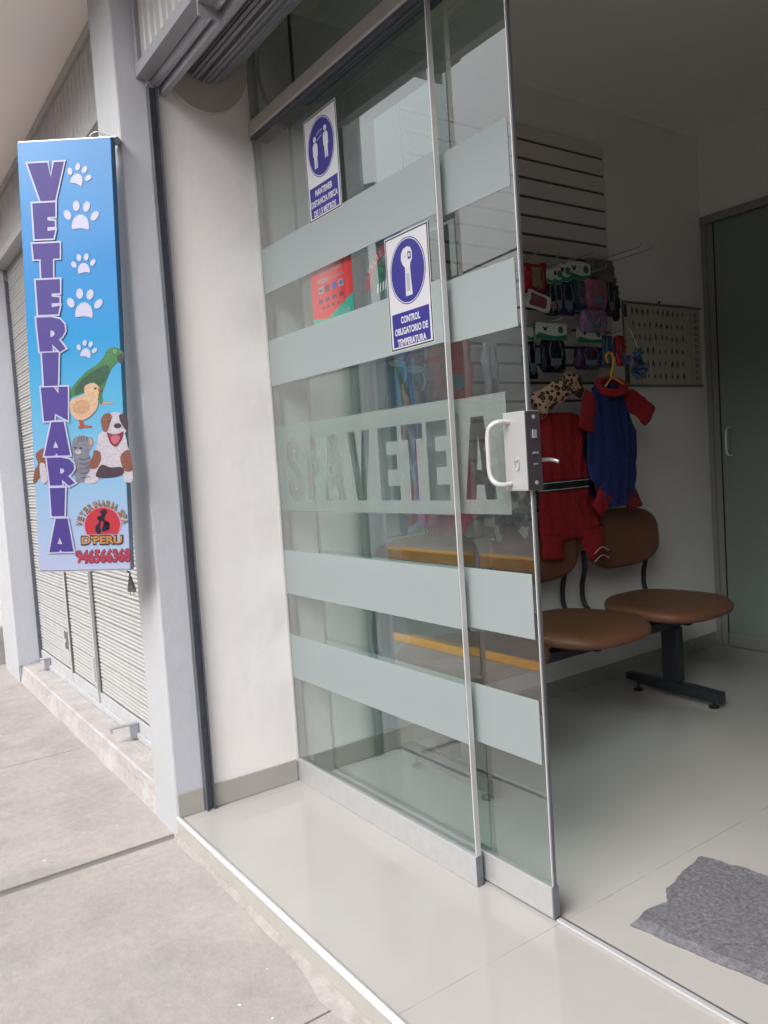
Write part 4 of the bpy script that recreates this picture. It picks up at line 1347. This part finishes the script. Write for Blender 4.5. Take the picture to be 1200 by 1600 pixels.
pack('glossy dark blue leash pack under tall white card', 1.862, 1.965, 1.755, 1.91, .12, .035, nvy, zc=(1.900, 1.978), ycard=(1.856, 1.93))
pack('slate grey pack under the widest top row white and green card', 1.985, 2.088, 1.79, 1.93, .095, .04, tl, zc=(1.922, 2.002), ycard=(1.935, 2.095))
pack('beige grey folded pack at the top right of the slatwall', 2.135, 2.335, 1.925, 2.045, .06, .04, bg_)
pack('crumpled pink plastic pack below the beige pack', 2.05, 2.185, 1.79, 1.935, .12, .045, pnk)
pack('lavender ruffled pack below the pink pack', 1.965, 2.135, 1.68, 1.785, .15, .05, lvd)
pack('slim charcoal pouch hanging right of the pink pack', 2.215, 2.285, 1.775, 1.935, .09, .03, drk)
pack('narrow dark strap pack just right of the charcoal pouch', 2.30, 2.345, 1.76, 1.93, .07, .03, drk)
pack('small navy pack under narrow white card at the left of the lower row', 1.668, 1.742, 1.475, 1.64, .085, .03, nv2, zc=(1.640, 1.698), ycard=(1.672, 1.715))
pack('dark navy harness pack under the left lower white and green card', 1.745, 1.888, 1.50, 1.648, .115, .04, nv2, zc=(1.640, 1.714), ycard=(1.694, 1.890))
pack('plum harness pack under the right lower white and green card', 1.968, 2.130, 1.515, 1.62, .115, .045, prp, zc=(1.634, 1.701), ycard=(1.952, 2.138))
pack('bright blue slim pack right of the lower cards', 2.125, 2.205, 1.53, 1.672, .135, .03, bl)
pack('dotted red slim pack right of the bright blue pack', 2.200, 2.265, 1.53, 1.672, .155, .03, rd)
# clear crinkled bag top + round blue bundle
t = thing('toy_bundle', 'round bundle of shiny blue toys hanging in front of the breed poster', 'pet toys', (0.24, 2.25, 1.46))
bm = BM()
for q in range(26):
    a = random.random() * 2 * pi; r = 0.075 * sqrt(random.random())
    c = Vector((0.24 + random.uniform(-.03, .03), 2.25 + r * cos(a), 1.53 + r * .9 * sin(a)))
    d = Vector((random.uniform(-1, 1), random.uniform(-1, 1), random.uniform(-1, 1))).normalized() * 0.018
    tube(bm, [c - d, c, c + d], [0.007, 0.011, 0.007], 7)
obj('toys', bm, flat('toy_blue', 70, 92, 140, 0.12, 0.6, 30), t, smooth=True)
bm = BM(); tube(bm, bez([(0.2, 2.245, 1.70), (0.22, 2.25, 1.66), (0.24, 2.25, 1.60)], 4), 0.002, 6)
obj('string', bm, MT['white_plastic'], t)

# holiday packs seen through the glass
t = pack('dark blue printed holiday pet outfit pack behind the fixed glass', 0.885, 1.075, 1.30, 1.60, .13, .05, flat('pack_holiday_blue', 56, 52, 96, 0.25, 0.45, 20), grp=None)


def santa(t, y, z, s):
    X = 0.162
    bm = BM()
    plate(bm, [closed_cr([(y - s, z), (y - s * .8, z + s * 1.0), (y + s * .1, z + s * 1.5), (y + s * .9, z + s * .9), (y + s, z)], 4)], (X, 0, 0), (0, 1, 0), (0, 0, 1), 0.001)
    h = obj('red_cap', bm, flat('cap_red', 208, 50, 62), t)
    bm = BM()
    plate(bm, [ell(y, z - s * .05, s * 1.15, s * .36, 18)], (X + 0.0014, 0, 0), (0, 1, 0), (0, 0, 1), 0.001)
    plate(bm, [ell(y - s * .1, z + s * .75, s * .2, s * .2, 12)], (X + 0.0014, 0, 0), (0, 1, 0), (0, 0, 1), 0.001)
    obj('white_trim', bm, flat('cap_white', 216, 214, 216), h)
    bm = BM()
    pts = [(X + 0.003, y + s * .9, z - s * .3), (X + 0.004, y + s * 1.1, z - s * 1.2), (X + 0.004, y + s * .7, z - s * 2.0)]
    tube(bm, bez(pts, 5), 0.004, 6)
    obj('white_cord', bm, flat('cap_white', 216, 214, 216), h)
    bm = BM()
    plate(bm, [ell(y - s * .05, z - s * 1.15, s * .85, s * .95, 18)], (X - 0.001, 0, 0), (0, 1, 0), (0, 0, 1), 0.0015)
    obj('dark_face', bm, flat('face_dark', 40, 38, 48), h)


santa(t, 0.920, 1.520, 0.036)
santa(t, 1.000, 1.500, 0.042)
t = pack('red quilted pet coat in a bag left of the door lock, seen through glass', 1.085, 1.300, 1.375, 1.63, .15, .06, flat('pack_dark_red', 224, 24, 40, 0.25, 0.4, 20), grp=None)
t = pack('crinkled clear plastic bag with white filling between red coat and door edge', 1.395, 1.47, 1.37, 1.62, .12, .04, flat('bag_white', 205, 205, 212, 0.2, 0.3, 20), grp=None)


# ------------------------------------------------------------------ garments
def garment_body(t, name, x, rows, th, m, wr=0.006):
    bm = BM()
    secs = []
    for z, y0, y1 in rows:
        secs.append(((x, (y0 + y1) / 2, z), (0, (y1 - y0) / 2, 0), (th / 2, 0, 0)))
    # densify
    dn = []
    for A, B in zip(secs, secs[1:]):
        for k in range(4):
            q = k / 4
            dn.append(tuple(Vector(a).lerp(Vector(b), q) for a, b in zip(A, B)))
    dn.append(tuple(Vector(a) for a in secs[-1]))
    loft(bm, dn, 40, power=2.2, wr=wr, ws=16)
    for v in bm.verts:
        y, z = v.co.y, v.co.z
        v.co.x += 0.0065 * sin(y * 95 + 2.2 * sin(z * 9)) + 0.009 * noise.noise(Vector((y * 14, z * 5, x * 9))) + 0.004 * noise.noise(Vector((y * 40, z * 16, 3)))
        v.co.y += 0.006 * noise.noise(Vector((z * 14, y * 3, 7)))
    return obj(name, bm, m, t, smooth=True)


def limb(t, name, pts, rad, m, flatx=0.34, wr=0.008):
    bm = BM()
    P = bez(pts, 4)
    n = len(P)
    for_r = [rad[0] + (rad[1] - rad[0]) * i / (n - 1) for i in range(n)]
    secs = []
    for (p, a, b), r in zip(frames(P), for_r):
        ax = Vector((1, 0, 0))
        tdir = a.cross(b)
        side = tdir.cross(ax).normalized()
        secs.append((p, side * r, ax * r * flatx))
    loft(bm, secs, 18, wr=wr, ws=20)
    return obj(name, bm, m, t, smooth=True)


fred = flat('knit_red', 172, 26, 40, 0.85, 0.15, 40)
fblu = flat('knit_blue', 30, 50, 118, 0.85, 0.12, 40)
fdrd = flat('knit_dark_red', 130, 28, 40, 0.85, 0.15, 40)
bg1 = thing('pet_suit', 'blue pet suit with red sleeves on a yellow hanger at the right', 'pet clothes', (0.22, 2.07, 0.87))
garment_body(bg1, 'blue_body', 0.22, [(0.885, 2.02, 2.16), (0.93, 1.96, 2.20), (1.02, 1.905, 2.222), (1.12, 1.885, 2.230), (1.22, 1.892, 2.222), (1.31, 1.900, 2.195), (1.38, 1.915, 2.165), (1.425, 1.955, 2.13), (1.44, 2.0, 2.09)], 0.05, fblu)
limb(bg1, 'sleeve', [(0.225, 2.14, 1.385), (0.24, 2.22, 1.345), (0.25, 2.300, 1.285)], (0.05, 0.058), fred)
limb(bg1, 'sleeve', [(0.225, 1.93, 1.39), (0.235, 1.895, 1.33), (0.24, 1.860, 1.235)], (0.042, 0.052), fred)
bm = BM()
for q in range(20):
    pass
tube(bm, [(0.235 + 0.045 * sin(a) * 1.0, 2.055 + 0.072 * cos(a), 1.425 - 0.03 * sin(a) + 0.012 * cos(a)) for a in [2 * pi * i / 20 for i in range(21)]], 0.019, 10)
obj('collar', bm, fred, bg1, smooth=True)
limb(bg1, 'leg_cuff', [(0.22, 2.00, 0.95), (0.225, 1.96, 0.90), (0.23, 1.925, 0.872)], (0.05, 0.042), fred)
limb(bg1, 'leg_cuff', [(0.22, 2.16, 0.95), (0.225, 2.185, 0.90), (0.23, 2.19, 0.868)], (0.048, 0.048), fdrd)
dk_ = thing('pet_vest', 'dark plum pet vest half hidden between the red jumper and the blue suit', 'pet clothes', (0.1, 2.03, 0.85))
garment_body(dk_, 'cloth', 0.09, [(0.86, 2.00, 2.13), (0.95, 1.975, 2.14), (1.1, 1.97, 2.14), (1.25, 1.98, 2.13)], 0.06, flat('cloth_plum', 60, 36, 60, 0.85, 0.3, 30))
hg = thing('clothes_hanger', 'yellow orange plastic hanger holding the blue pet suit', 'hanger', (0.2, 2.06, 1.45))
yo = flat('hanger_yellow', 226, 150, 40, 0.3)
bm = BM()
tube(bm, bez([(0.24, 2.035, 1.530), (0.235, 2.030, 1.560), (0.235, 2.052, 1.578), (0.235, 2.078, 1.560), (0.235, 2.075, 1.520), (0.235, 2.062, 1.485), (0.235, 2.060, 1.455)], 6), 0.0055, 8)
obj('hook', bm, yo, hg, smooth=True)
bm = BM()
tube(bm, bez([(0.262, 1.985, 1.425), (0.25, 2.03, 1.452), (0.245, 2.06, 1.462), (0.26, 2.10, 1.438), (0.275, 2.135, 1.41)], 5), 0.005, 8)
obj('shoulder_bar', bm, yo, hg, smooth=True)

rg = thing('pet_jumper', 'red pet jumper with black waistband and striped leg cuffs beside the door lock', 'pet clothes', (0.17, 1.8, 0.65))
garment_body(rg, 'upper_body', 0.17, [(1.02, 1.630, 1.945), (1.08, 1.63, 1.935), (1.16, 1.635, 1.925), (1.24, 1.642, 1.92), (1.30, 1.655, 1.905), (1.318, 1.70, 1.86)], 0.045, fred)
garment_body(rg, 'waistband', 0.17, [(0.978, 1.628, 1.948), (1.0, 1.626, 1.948), (1.022, 1.628, 1.948)], 0.053, MT['black'], 0.003)
for z in (0.983, 1.014):
    garment_body(rg, 'white_stripe', 0.17, [(z, 1.6265, 1.949), (z + 0.004, 1.6265, 1.949)], 0.055, flat('stripe_white', 190, 190, 190), 0.003)
garment_body(rg, 'lower_body', 0.17, [(0.76, 1.625, 2.02), (0.80, 1.622, 2.015), (0.86, 1.622, 1.995), (0.92, 1.625, 1.965), (0.978, 1.630, 1.948)], 0.045, fred)
limb(rg, 'leg', [(0.17, 1.695, 0.79), (0.175, 1.69, 0.73), (0.18, 1.685, 0.682)], (0.075, 0.062), fred)
lg2 = limb(rg, 'leg', [(0.17, 1.945, 0.79), (0.18, 1.955, 0.72), (0.19, 1.965, 0.655)], (0.085, 0.055), fred)
for i, z in enumerate((0.70, 0.682, 0.664)):
    bm = BM()
    tube(bm, bez([(0.19 + 0.03, 1.905, z - 0.018), (0.225, 1.935, z + 0.004), (0.222, 1.965, z + 0.006), (0.215, 2.01, z - 0.012)], 4), 0.0028, 6)
    obj('cuff_stripe', bm, MT['black'] if i % 2 else flat('stripe_white', 190, 190, 190), lg2)


def leopard():
    m = mat('leopard_fleece', srgb(176, 140, 112), 0.9)
    n = m.node_tree.nodes; L = m.node_tree.links
    b = n['Principled BSDF']; tc = [x for x in n if x.type == 'TEX_COORD'][0]
    v = n.new('ShaderNodeTexVoronoi'); v.inputs['Scale'].default_value = 42
    L.new(tc.outputs['Object'], v.inputs['Vector'])
    c = n.new('ShaderNodeValToRGB'); c.color_ramp.interpolation = 'CONSTANT'
    e = c.color_ramp.elements
    e[0].position = 0; e[0].color = (*srgb(120, 84, 66), 1)
    e[1].position = 0.5; e[1].color = (*srgb(196, 160, 130), 1)
    k = e.new(0.24); k.color = (*srgb(38, 24, 24), 1)
    L.new(v.outputs['Distance'], c.inputs['Fac']); L.new(c.outputs[0], b.inputs['Base Color'])
    return m


lp_ = thing('leopard_scarf', 'leopard print fleece pet scarf above the red jumper', 'pet clothes', (0.2, 1.75, 1.32))
limb(lp_, 'fleece', [(0.21, 1.60, 1.345), (0.22, 1.66, 1.375), (0.225, 1.74, 1.415), (0.215, 1.82, 1.445), (0.2, 1.875, 1.435)], (0.058, 0.034), leopard(), 0.6, 0.012)
limb(lp_, 'brown_lining', [(0.2, 1.80, 1.42), (0.19, 1.86, 1.425), (0.18, 1.915, 1.40)], (0.034, 0.028), flat('lining_brown', 110, 72, 66, 0.9, 0.3, 40), 0.6)
pkg = thing('pet_dress', 'pink and red pet dress hanging behind the frosted lettering', 'pet clothes', (0.16, 1.1, 0.85))
garment_body(pkg, 'skirt', 0.16, [(0.850, 1.07, 1.20), (0.90, 1.00, 1.25), (0.97, 0.965, 1.275), (1.08, 0.985, 1.26), (1.2, 1.0, 1.25)], 0.07, flat('dress_pink', 224, 70, 130, 0.8, 0.35, 10), 0.008)
garment_body(pkg, 'bodice', 0.16, [(1.2, 1.0, 1.25), (1.27, 1.01, 1.23), (1.33, 1.03, 1.20)], 0.075, flat('knit_red', 172, 26, 40), 0.006)
cm = thing('camouflage_pet_suit', 'dark camouflage pet suit behind the door lock, seen through the sliding door', 'pet clothes', (0.15, 1.45, 0.78))
mc = mat('camouflage_cloth', srgb(66, 68, 72), 0.85, var=0.5, vscale=16, stain=srgb(60, 62, 66), detail=1)
e = [x for x in mc.node_tree.nodes if x.type == 'VALTORGB'][0].color_ramp
e.interpolation = 'CONSTANT'; e.elements[1].color = (*srgb(190, 185, 170), 1); e.elements[1].position = 0.6
k = e.elements.new(0.46); k.color = (*srgb(96, 98, 100), 1); e.elements[0].color = (*srgb(44, 46, 54), 1); e.elements[0].position = 0.0
garment_body(cm, 'body', 0.15, [(0.87, 1.33, 1.60), (0.95, 1.325, 1.605), (1.1, 1.33, 1.60), (1.22, 1.35, 1.575), (1.29, 1.38, 1.54)], 0.09, mc, 0.008)
limb(cm, 'leg', [(0.15, 1.385, 0.88), (0.155, 1.37, 0.84), (0.16, 1.355, 0.80)], (0.06, 0.045), mc)
limb(cm, 'leg', [(0.15, 1.545, 0.88), (0.155, 1.56, 0.84), (0.16, 1.57, 0.795)], (0.06, 0.045), mc)

# ------------------------------------------------------------------ breed poster
ps = thing('breed_poster', 'framed poster of small dog breed silhouettes on the white wall', 'poster', (0.0, 2.79, 1.45))
pc = flat('poster_paper', 186, 186, 170, 0.4, 0.05, 6)
boxo('sheet', 0.002, 0.004, 2.463, 3.115, 1.462, 1.870, pc, ps)
bm = BM()
box(bm, 0.0015, 0.010, 2.458, 3.120, 1.8705, 1.880); box(bm, 0.0015, 0.010, 2.458, 3.120, 1.452, 1.4615)
box(bm, 0.0015, 0.009, 2.458, 2.4625, 1.4615, 1.8705)
obj('frame_rail', bm, MT['alu_dark'], ps)
bm = BM(); tube(bm, [(0.010, 2.75, 1.887), (0.014, 2.75, 1.887)], 0.007, 10)
obj('hanging_tab', bm, MT['black'], ps)
random.seed(11)
bm = BM()
ink = flat('poster_ink', 62, 60, 58, 0.5)
for r in range(6):
    n_ = (11, 10, 10, 9, 9, 9)[r]
    for c in range(n_):
        y = 2.515 + 0.46 * (c + .5) / n_ + random.uniform(-.006, .006)
        z = 1.835 - r * 0.066 + random.uniform(-.004, .004)
        h = random.uniform(.012, .022); w2 = random.uniform(.006, .012)
        s = random.choice((-1, 1))
        poly = [(-w2, -h), (-w2 * .5, -h), (-w2 * .3, -h * .3), (w2 * .4, -h * .4), (w2 * .5, -h), (w2 * .9, -h), (w2 * .9, h * .1), (w2 * .5, h * .7), (w2 * .9, h * .9), (w2 * .1, h), (-w2 * .5, h * .4), (-w2 * .8, -h * .1)]
        plate(bm, [[(y + s * p[0], z + p[1]) for p in poly]], (0.0042, 0, 0), (0, 1, 0), (0, 0, 1), 0.0003)
for q in range(11):
    z = 1.845 - q * .034
    w2 = random.uniform(.012, .02)
    for k in range(3):
        plate(bm, [rect(3.075 - w2, z - k * .008, 3.075 + w2 * random.uniform(.4, 1), z - k * .008 + .0035)], (0.0042, 0, 0), (0, 1, 0), (0, 0, 1), 0.0003)
obj('breed_drawings', bm, ink, ps)
bm = BM(); box(bm, 0.0042, 0.0046, 3.028, 3.0295, 1.47, 1.86)
obj('column_rule', bm, ink, ps)
boxo('dark_margin', 0.0042, 0.0048, 2.466, 2.492, 1.800, 1.866, MT['groove'], ps)
boxo('dark_margin', 0.0042, 0.0048, 2.466, 2.492, 1.466, 1.570, MT['groove'], ps)

# ------------------------------------------------------------------ waiting bench
bn = thing('waiting_bench', 'three seat brown waiting bench on a dark metal beam along the wall', 'bench', (0.4, 1.6, 0))
lea = mat('brown_vinyl', tuple(v * 0.6 for v in srgb(150, 102, 78)), 0.42, var=0.08, vscale=18, bump=0.1, bscale=120, spec=0.4)


def seat_pad(cy_):
    bm = BM()
    NU, NV = 16, 40
    def outline(t):
        # rounded seat outline, wider at the front, slightly pinched at the rear
        c, s = cos(t), sin(t)
        e = 0.72
        x = (abs(c) ** e) * (1 if c > 0 else -1); y = (abs(s) ** e) * (1 if s > 0 else -1)
        wy = 0.268 * (1.0 if x > -0.1 else 1.0 - 0.10 * min(1, (-x - .1) / .9))
        return 0.25 * x, wy * y
    rings = []
    levels = [(0.0, 0.0), (0.55, 0.0), (0.85, -0.002), (0.95, -0.006), (1.0, -0.018), (1.005, -0.032), (0.99, -0.046), (0.93, -0.056), (0.5, -0.058), (0.0, -0.058)]
    top = 0.452
    for k, (s, dz) in enumerate(levels):
        if s == 0:
            rings.append([bm.verts.new((0.372, cy_, top + dz - (0.006 if k == 0 else 0)))]); continue
        R = []
        for i in range(NV):
            x, y = outline(2 * pi * i / NV)
            zx = 0.0
            if k < 5: zx = -0.006 * (1 - s) + 0.012 * max(0, -x * s / .255) ** 2 - 0.022 * max(0, x * s / .255) ** 3
            else: zx = 0.006 * max(0, -x * s / .255) ** 2 - 0.012 * max(0, x * s / .255) ** 3
            R.append(bm.verts.new((0.372 + x * s, cy_ + y * s, top + dz + zx)))
        rings.append(R)
    for A, B in zip(rings, rings[1:]):
        for i in range(NV):
            if len(A) == 1: bm.faces.new((A[0], B[i], B[(i + 1) % NV]))
            elif len(B) == 1: bm.faces.new((A[i], A[(i + 1) % NV], B[0]))
            else: bm.faces.new((A[i], A[(i + 1) % NV], B[(i + 1) % NV], B[i]))
    return bm


def back_pad(cy_):
    bm = BM()
    O = Vector((0.125, cy_, 0.715)); Vv = Vector((-0.16, 0, 1)).normalized(); Uu = Vector((0, 1, 0)); Nn = Vector((1, 0, 0.16)).normalized()
    NV = 44
    def outline(t):
        c, s = cos(t), sin(t)
        e = 0.62
        y = (abs(c) ** e) * (1 if c > 0 else -1); z = (abs(s) ** e) * (1 if s > 0 else -1)
        return 0.262 * y * (1 + 0.05 * z), 0.134 * z + (0.012 * (1 - (y) ** 2) if z > 0 else 0)
    lv = [(0, .022), (.6, .021), (.88, .017), (.97, .008), (1, 0), (.985, -.012), (.9, -.020), (.5, -.021), (0, -.021)]
    rings = []
    for s, d in lv:
        if s == 0: rings.append([bm.verts.new(O + Nn * d)]); continue
        R = []
        for i in range(NV):
            a, b = outline(2 * pi * i / NV)
            curve = 0.03 * (a * s / .262) ** 2
            R.append(bm.verts.new(O + Uu * a * s + Vv * b * s + Nn * (d + curve)))
        rings.append(R)
    for A, B in zip(rings, rings[1:]):
        for i in range(NV):
            if len(A) == 1: bm.faces.new((A[0], B[i], B[(i + 1) % NV]))
            elif len(B) == 1: bm.faces.new((A[i], A[(i + 1) % NV], B[0]))
            else: bm.faces.new((A[i], A[(i + 1) % NV], B[(i + 1) % NV], B[i]))
    return bm


for cy_ in (1.02, 1.61, 2.20):
    obj('seat', seat_pad(cy_), lea, bn, smooth=True)
    obj('backrest', back_pad(cy_), lea, bn, smooth=True)
    for s in (-1, 1):
        bm = BM()
        y = cy_ + s * 0.228
        tube(bm, bez([(0.34, y, 0.388), (0.20, y, 0.385), (0.125, y, 0.400), (0.085, y, 0.445), (0.082, y, 0.52), (0.10, y, 0.60), (0.098, y, 0.68)], 6), 0.0095, 8, rb=0.013)
        obj('back_arm', bm, MT['dark_metal'], bn, smooth=True)
    bm = BM(); box(bm, 0.25, 0.56, cy_ - 0.12, cy_ - 0.09, 0.372, 0.392); box(bm, 0.25, 0.56, cy_ + 0.09, cy_ + 0.12, 0.372, 0.392)
    obj('seat_bracket', bm, MT['dark_metal'], bn)
boxo('beam', 0.375, 0.435, 0.76, 2.42, 0.332, 0.3715, MT['dark_metal'], bn, bevel=0.003)
for y in (0.86, 2.18):
    bm = BM(); box(bm, 0.365, 0.445, y - 0.025, y + 0.025, 0.085, 0.3315)
    lgx = obj('leg', bm, MT['dark_metal'], bn, bevel=0.003)
    bm = BM()
    secs = [((0.16, y, 0.066), (0, 0.024, 0), (0, 0, 0.016)), ((0.30, y, 0.060), (0, 0.026, 0), (0, 0, 0.024)), ((0.50, y, 0.056), (0, 0.026, 0), (0, 0, 0.027)), ((0.64, y, 0.052), (0, 0.026, 0), (0, 0, 0.024))]
    loft(bm, secs, 12, power=6)
    fo = obj('foot', bm, MT['dark_metal'], lgx)
    for x in (0.21, 0.60):
        bm = BM()
        tube(bm, [(x, y, 0.0), (x, y, 0.008), (x, y, 0.012)], [0.022, 0.022, 0.008], 16); tube(bm, [(x, y, 0.012), (x, y, 0.04)], 0.006, 10)
        obj('levelling_foot', bm, MT['black'], lgx)

# ------------------------------------------------------------------ rear glass partition
MT['alu_rear'] = mat('aged_aluminium', (0.30, 0.30, 0.29), 0.5, metal=0.2)
rp = thing('rear_glass_partition', 'dark green frosted glass partition door with small steel handle at the back', 'partition', (1.5, 3.18, 0))
DY = 3.163
boxo('header_rail', 0.0, XR, DY - 0.012, DY + 0.035, 2.330, 2.372, MT['alu_rear'], rp, bevel=0.003)
bm = BM(); box(bm, 0.001, 0.030, DY - 0.004, DY + 0.03, 0.001, 2.329); box(bm, 0.0305, 0.066, DY + 0.004, DY + 0.026, 0.001, 2.329)
obj('jamb', bm, MT['alu_rear'], rp, bevel=0.002)
boxo('pane', 0.072, 1.15, DY + 0.010, DY + 0.018, 0.080, 2.326, MT['rear_glass'], rp)
boxo('pane', 1.155, XR, DY + 0.010, DY + 0.018, 0.080, 2.326, MT['rear_glass'], rp)
boxo('bottom_rail', 0.072, XR, DY + 0.002, DY + 0.026, 0.004, 0.080, MT['alu_rear'], rp, bevel=0.002)
boxo('seal', 0.0665, 0.0715, DY + 0.006, DY + 0.022, 0.004, 2.329, MT['black'], rp)
boxo('upper_wall', 0.0, XR, DY + 0.0, DY + 0.04, 2.3725, HC - 0.001, MT['white_wall'], rp)
bm = BM()
tube(bm, bez([(0.135, DY + 0.008, 1.215), (0.135, DY - 0.03, 1.217), (0.132, DY - 0.045, 1.200), (0.130, DY - 0.046, 1.14), (0.132, DY - 0.045, 1.085), (0.135, DY - 0.03, 1.068), (0.135, DY + 0.008, 1.07)], 5), 0.0055, 10)
obj('handle', bm, mat('chrome_handle', (0.9, 0.9, 0.9), 0.3, metal=0.2), rp, smooth=True)
bm = BM(); tube(bm, [(0.112, DY + 0.003, 1.20), (0.112, DY + 0.003, 1.10)], 0.003, 8)
obj('lock_strip', bm, MT['alu_bright'], rp)

# ------------------------------------------------------------------ door mat
mt = thing('door_mat', 'crumpled grey shaggy door mat lying on the tiles inside the entrance', 'mat', (1.5, 0.85, 0))
bm = BM()
NX, NY = 90, 60
A_, B_, C_, D_ = Vector((1.362, 0.622, 0)), Vector((1.93, 0.70, 0)), Vector((1.86, 1.13, 0)), Vector((1.285, 1.020, 0))
top = []
for j in range(NY + 1):
    row = []
    for i in range(NX + 1):
        u, v = i / NX, j / NY
        p = (A_.lerp(B_, u)).lerp(D_.lerp(C_, u), v)
        ed0 = min(u * NX, (1 - u) * NX, v * NY, (1 - v) * NY)
        p.x += 0.002 * random.uniform(-1, 1) * (1 if ed0 < 1 else 0) + 0.008 * noise.noise(Vector((v * 6, 0, 0))) * (1 - u) - (0.035 * max(0, 1 - abs(v - .33) * 6) * (1 - u) ** 8 if True else 0) * -1
        p.y += 0.006 * noise.noise(Vector((u * 7, 5, 0))) + 0.0015 * random.uniform(-1, 1) * (1 if ed0 < 1 else 0)
        ed = min(u * NX, (1 - u) * NX, v * NY, (1 - v) * NY)
        fold = 0.007 * max(0, noise.noise(Vector((u * 5 + 2, v * 3, 1)))) + 0.010 * math.exp(-((u - .10 - .12 * v) / .05) ** 2) * (1 - v * .5)
        z = 0.004 + min(1, ed / 2.0) * (0.011 + fold + 0.0018 * noise.noise(Vector((u * 70, v * 48, 0))) + 0.0022 * random.random())
        row.append(bm.verts.new((p.x, p.y, z)))
    top.append(row)
for j in range(NY):
    for i in range(NX):
        bm.faces.new((top[j][i], top[j][i + 1], top[j + 1][i + 1], top[j + 1][i]))
edge = [e for e in bm.edges if e.is_boundary]
r = bmesh.ops.extrude_edge_only(bm, edges=edge)
for v in [x for x in r['geom'] if isinstance(x, bmesh.types.BMVert)]: v.co.z = 0.0008
obj('pile', bm, mat('grey_pile', srgb(132, 131, 138), 0.95, var=0.35, vscale=90, bump=1.0, bscale=420, stain=srgb(92, 92, 99)), mt)

# ------------------------------------------------------------------ across the street (seen in the glass)
pale = flat('render_pale', 168, 170, 176, 0.8, 0.06, 1)
for xa, xb, hb, lab in ((-60, -16.5, 4.6, 'pale building across the street, furthest left'), (-16.4, -5.6, 3.6, 'low pale building across the street between two taller ones'), (-5.5, 40, 4.8, 'pale taller building directly across the street from the shop')):
    ob = thing('opposite_building', lab, 'building', ((xa + xb) / 2, -9, -0.07))
    boxo('wall', xa, xb, -9.8, -9.0, -0.1, hb, pale, ob)
    for z in (1.2, 2.4, 3.3): boxo('band_course', xa + 0.01, xb - 0.01, -8.999, -8.975, z, z + 0.05, MT['steel_grey'], ob)
    x = xa + 1
    while x < xb - 3 and x < 16:
        if x > -34:
            boxo('shopfront_shutter', x, x + 2.4, -8.974, -8.96, 0.0, 2.3, MT['panel_grey'], ob)
            if hb > 4:
                for zw in (2.8,): boxo('window', x + 0.4, x + 2.0, -8.999, -8.97, zw, zw + 1.2, flat('window_dark', 60, 66, 74, 0.1), ob)
        x += 5
for i, x in enumerate((-8.3, 3.0)):
    t = thing('utility_pole', ('pale concrete utility pole across the street, further left', 'pale concrete utility pole across the street opposite the shop')[i], 'pole', (x, -5.2, -0.07), 'utility poles across the street')
    bm = BM(); tube(bm, [(x, -5.2, -0.07), (x, -5.2, 8)], [0.16, 0.10], 14)
    obj('shaft', bm, flat('pole_concrete', 170, 168, 165, 0.9, 0.1, 4), t, smooth=True)
    boxo('crossarm', x - 0.6, x + 0.6, -5.36, -5.30, 6.6, 6.72, MT['steel_grey'], t)
bm = BM()
for z, y in ((3.65, -5.0), (3.3, -5.05), (3.0, -5.1)):
    tube(bm, [(-30 + 46 * q / 12, y, z - 0.25 * sin(pi * ((q * 1.7) % 4) / 4)) for q in range(13)], 0.014, 6)
tag(obj('overhead_cables', bm, MT['black']), 'thin black overhead cables sagging along the far side of the street', 'cable')
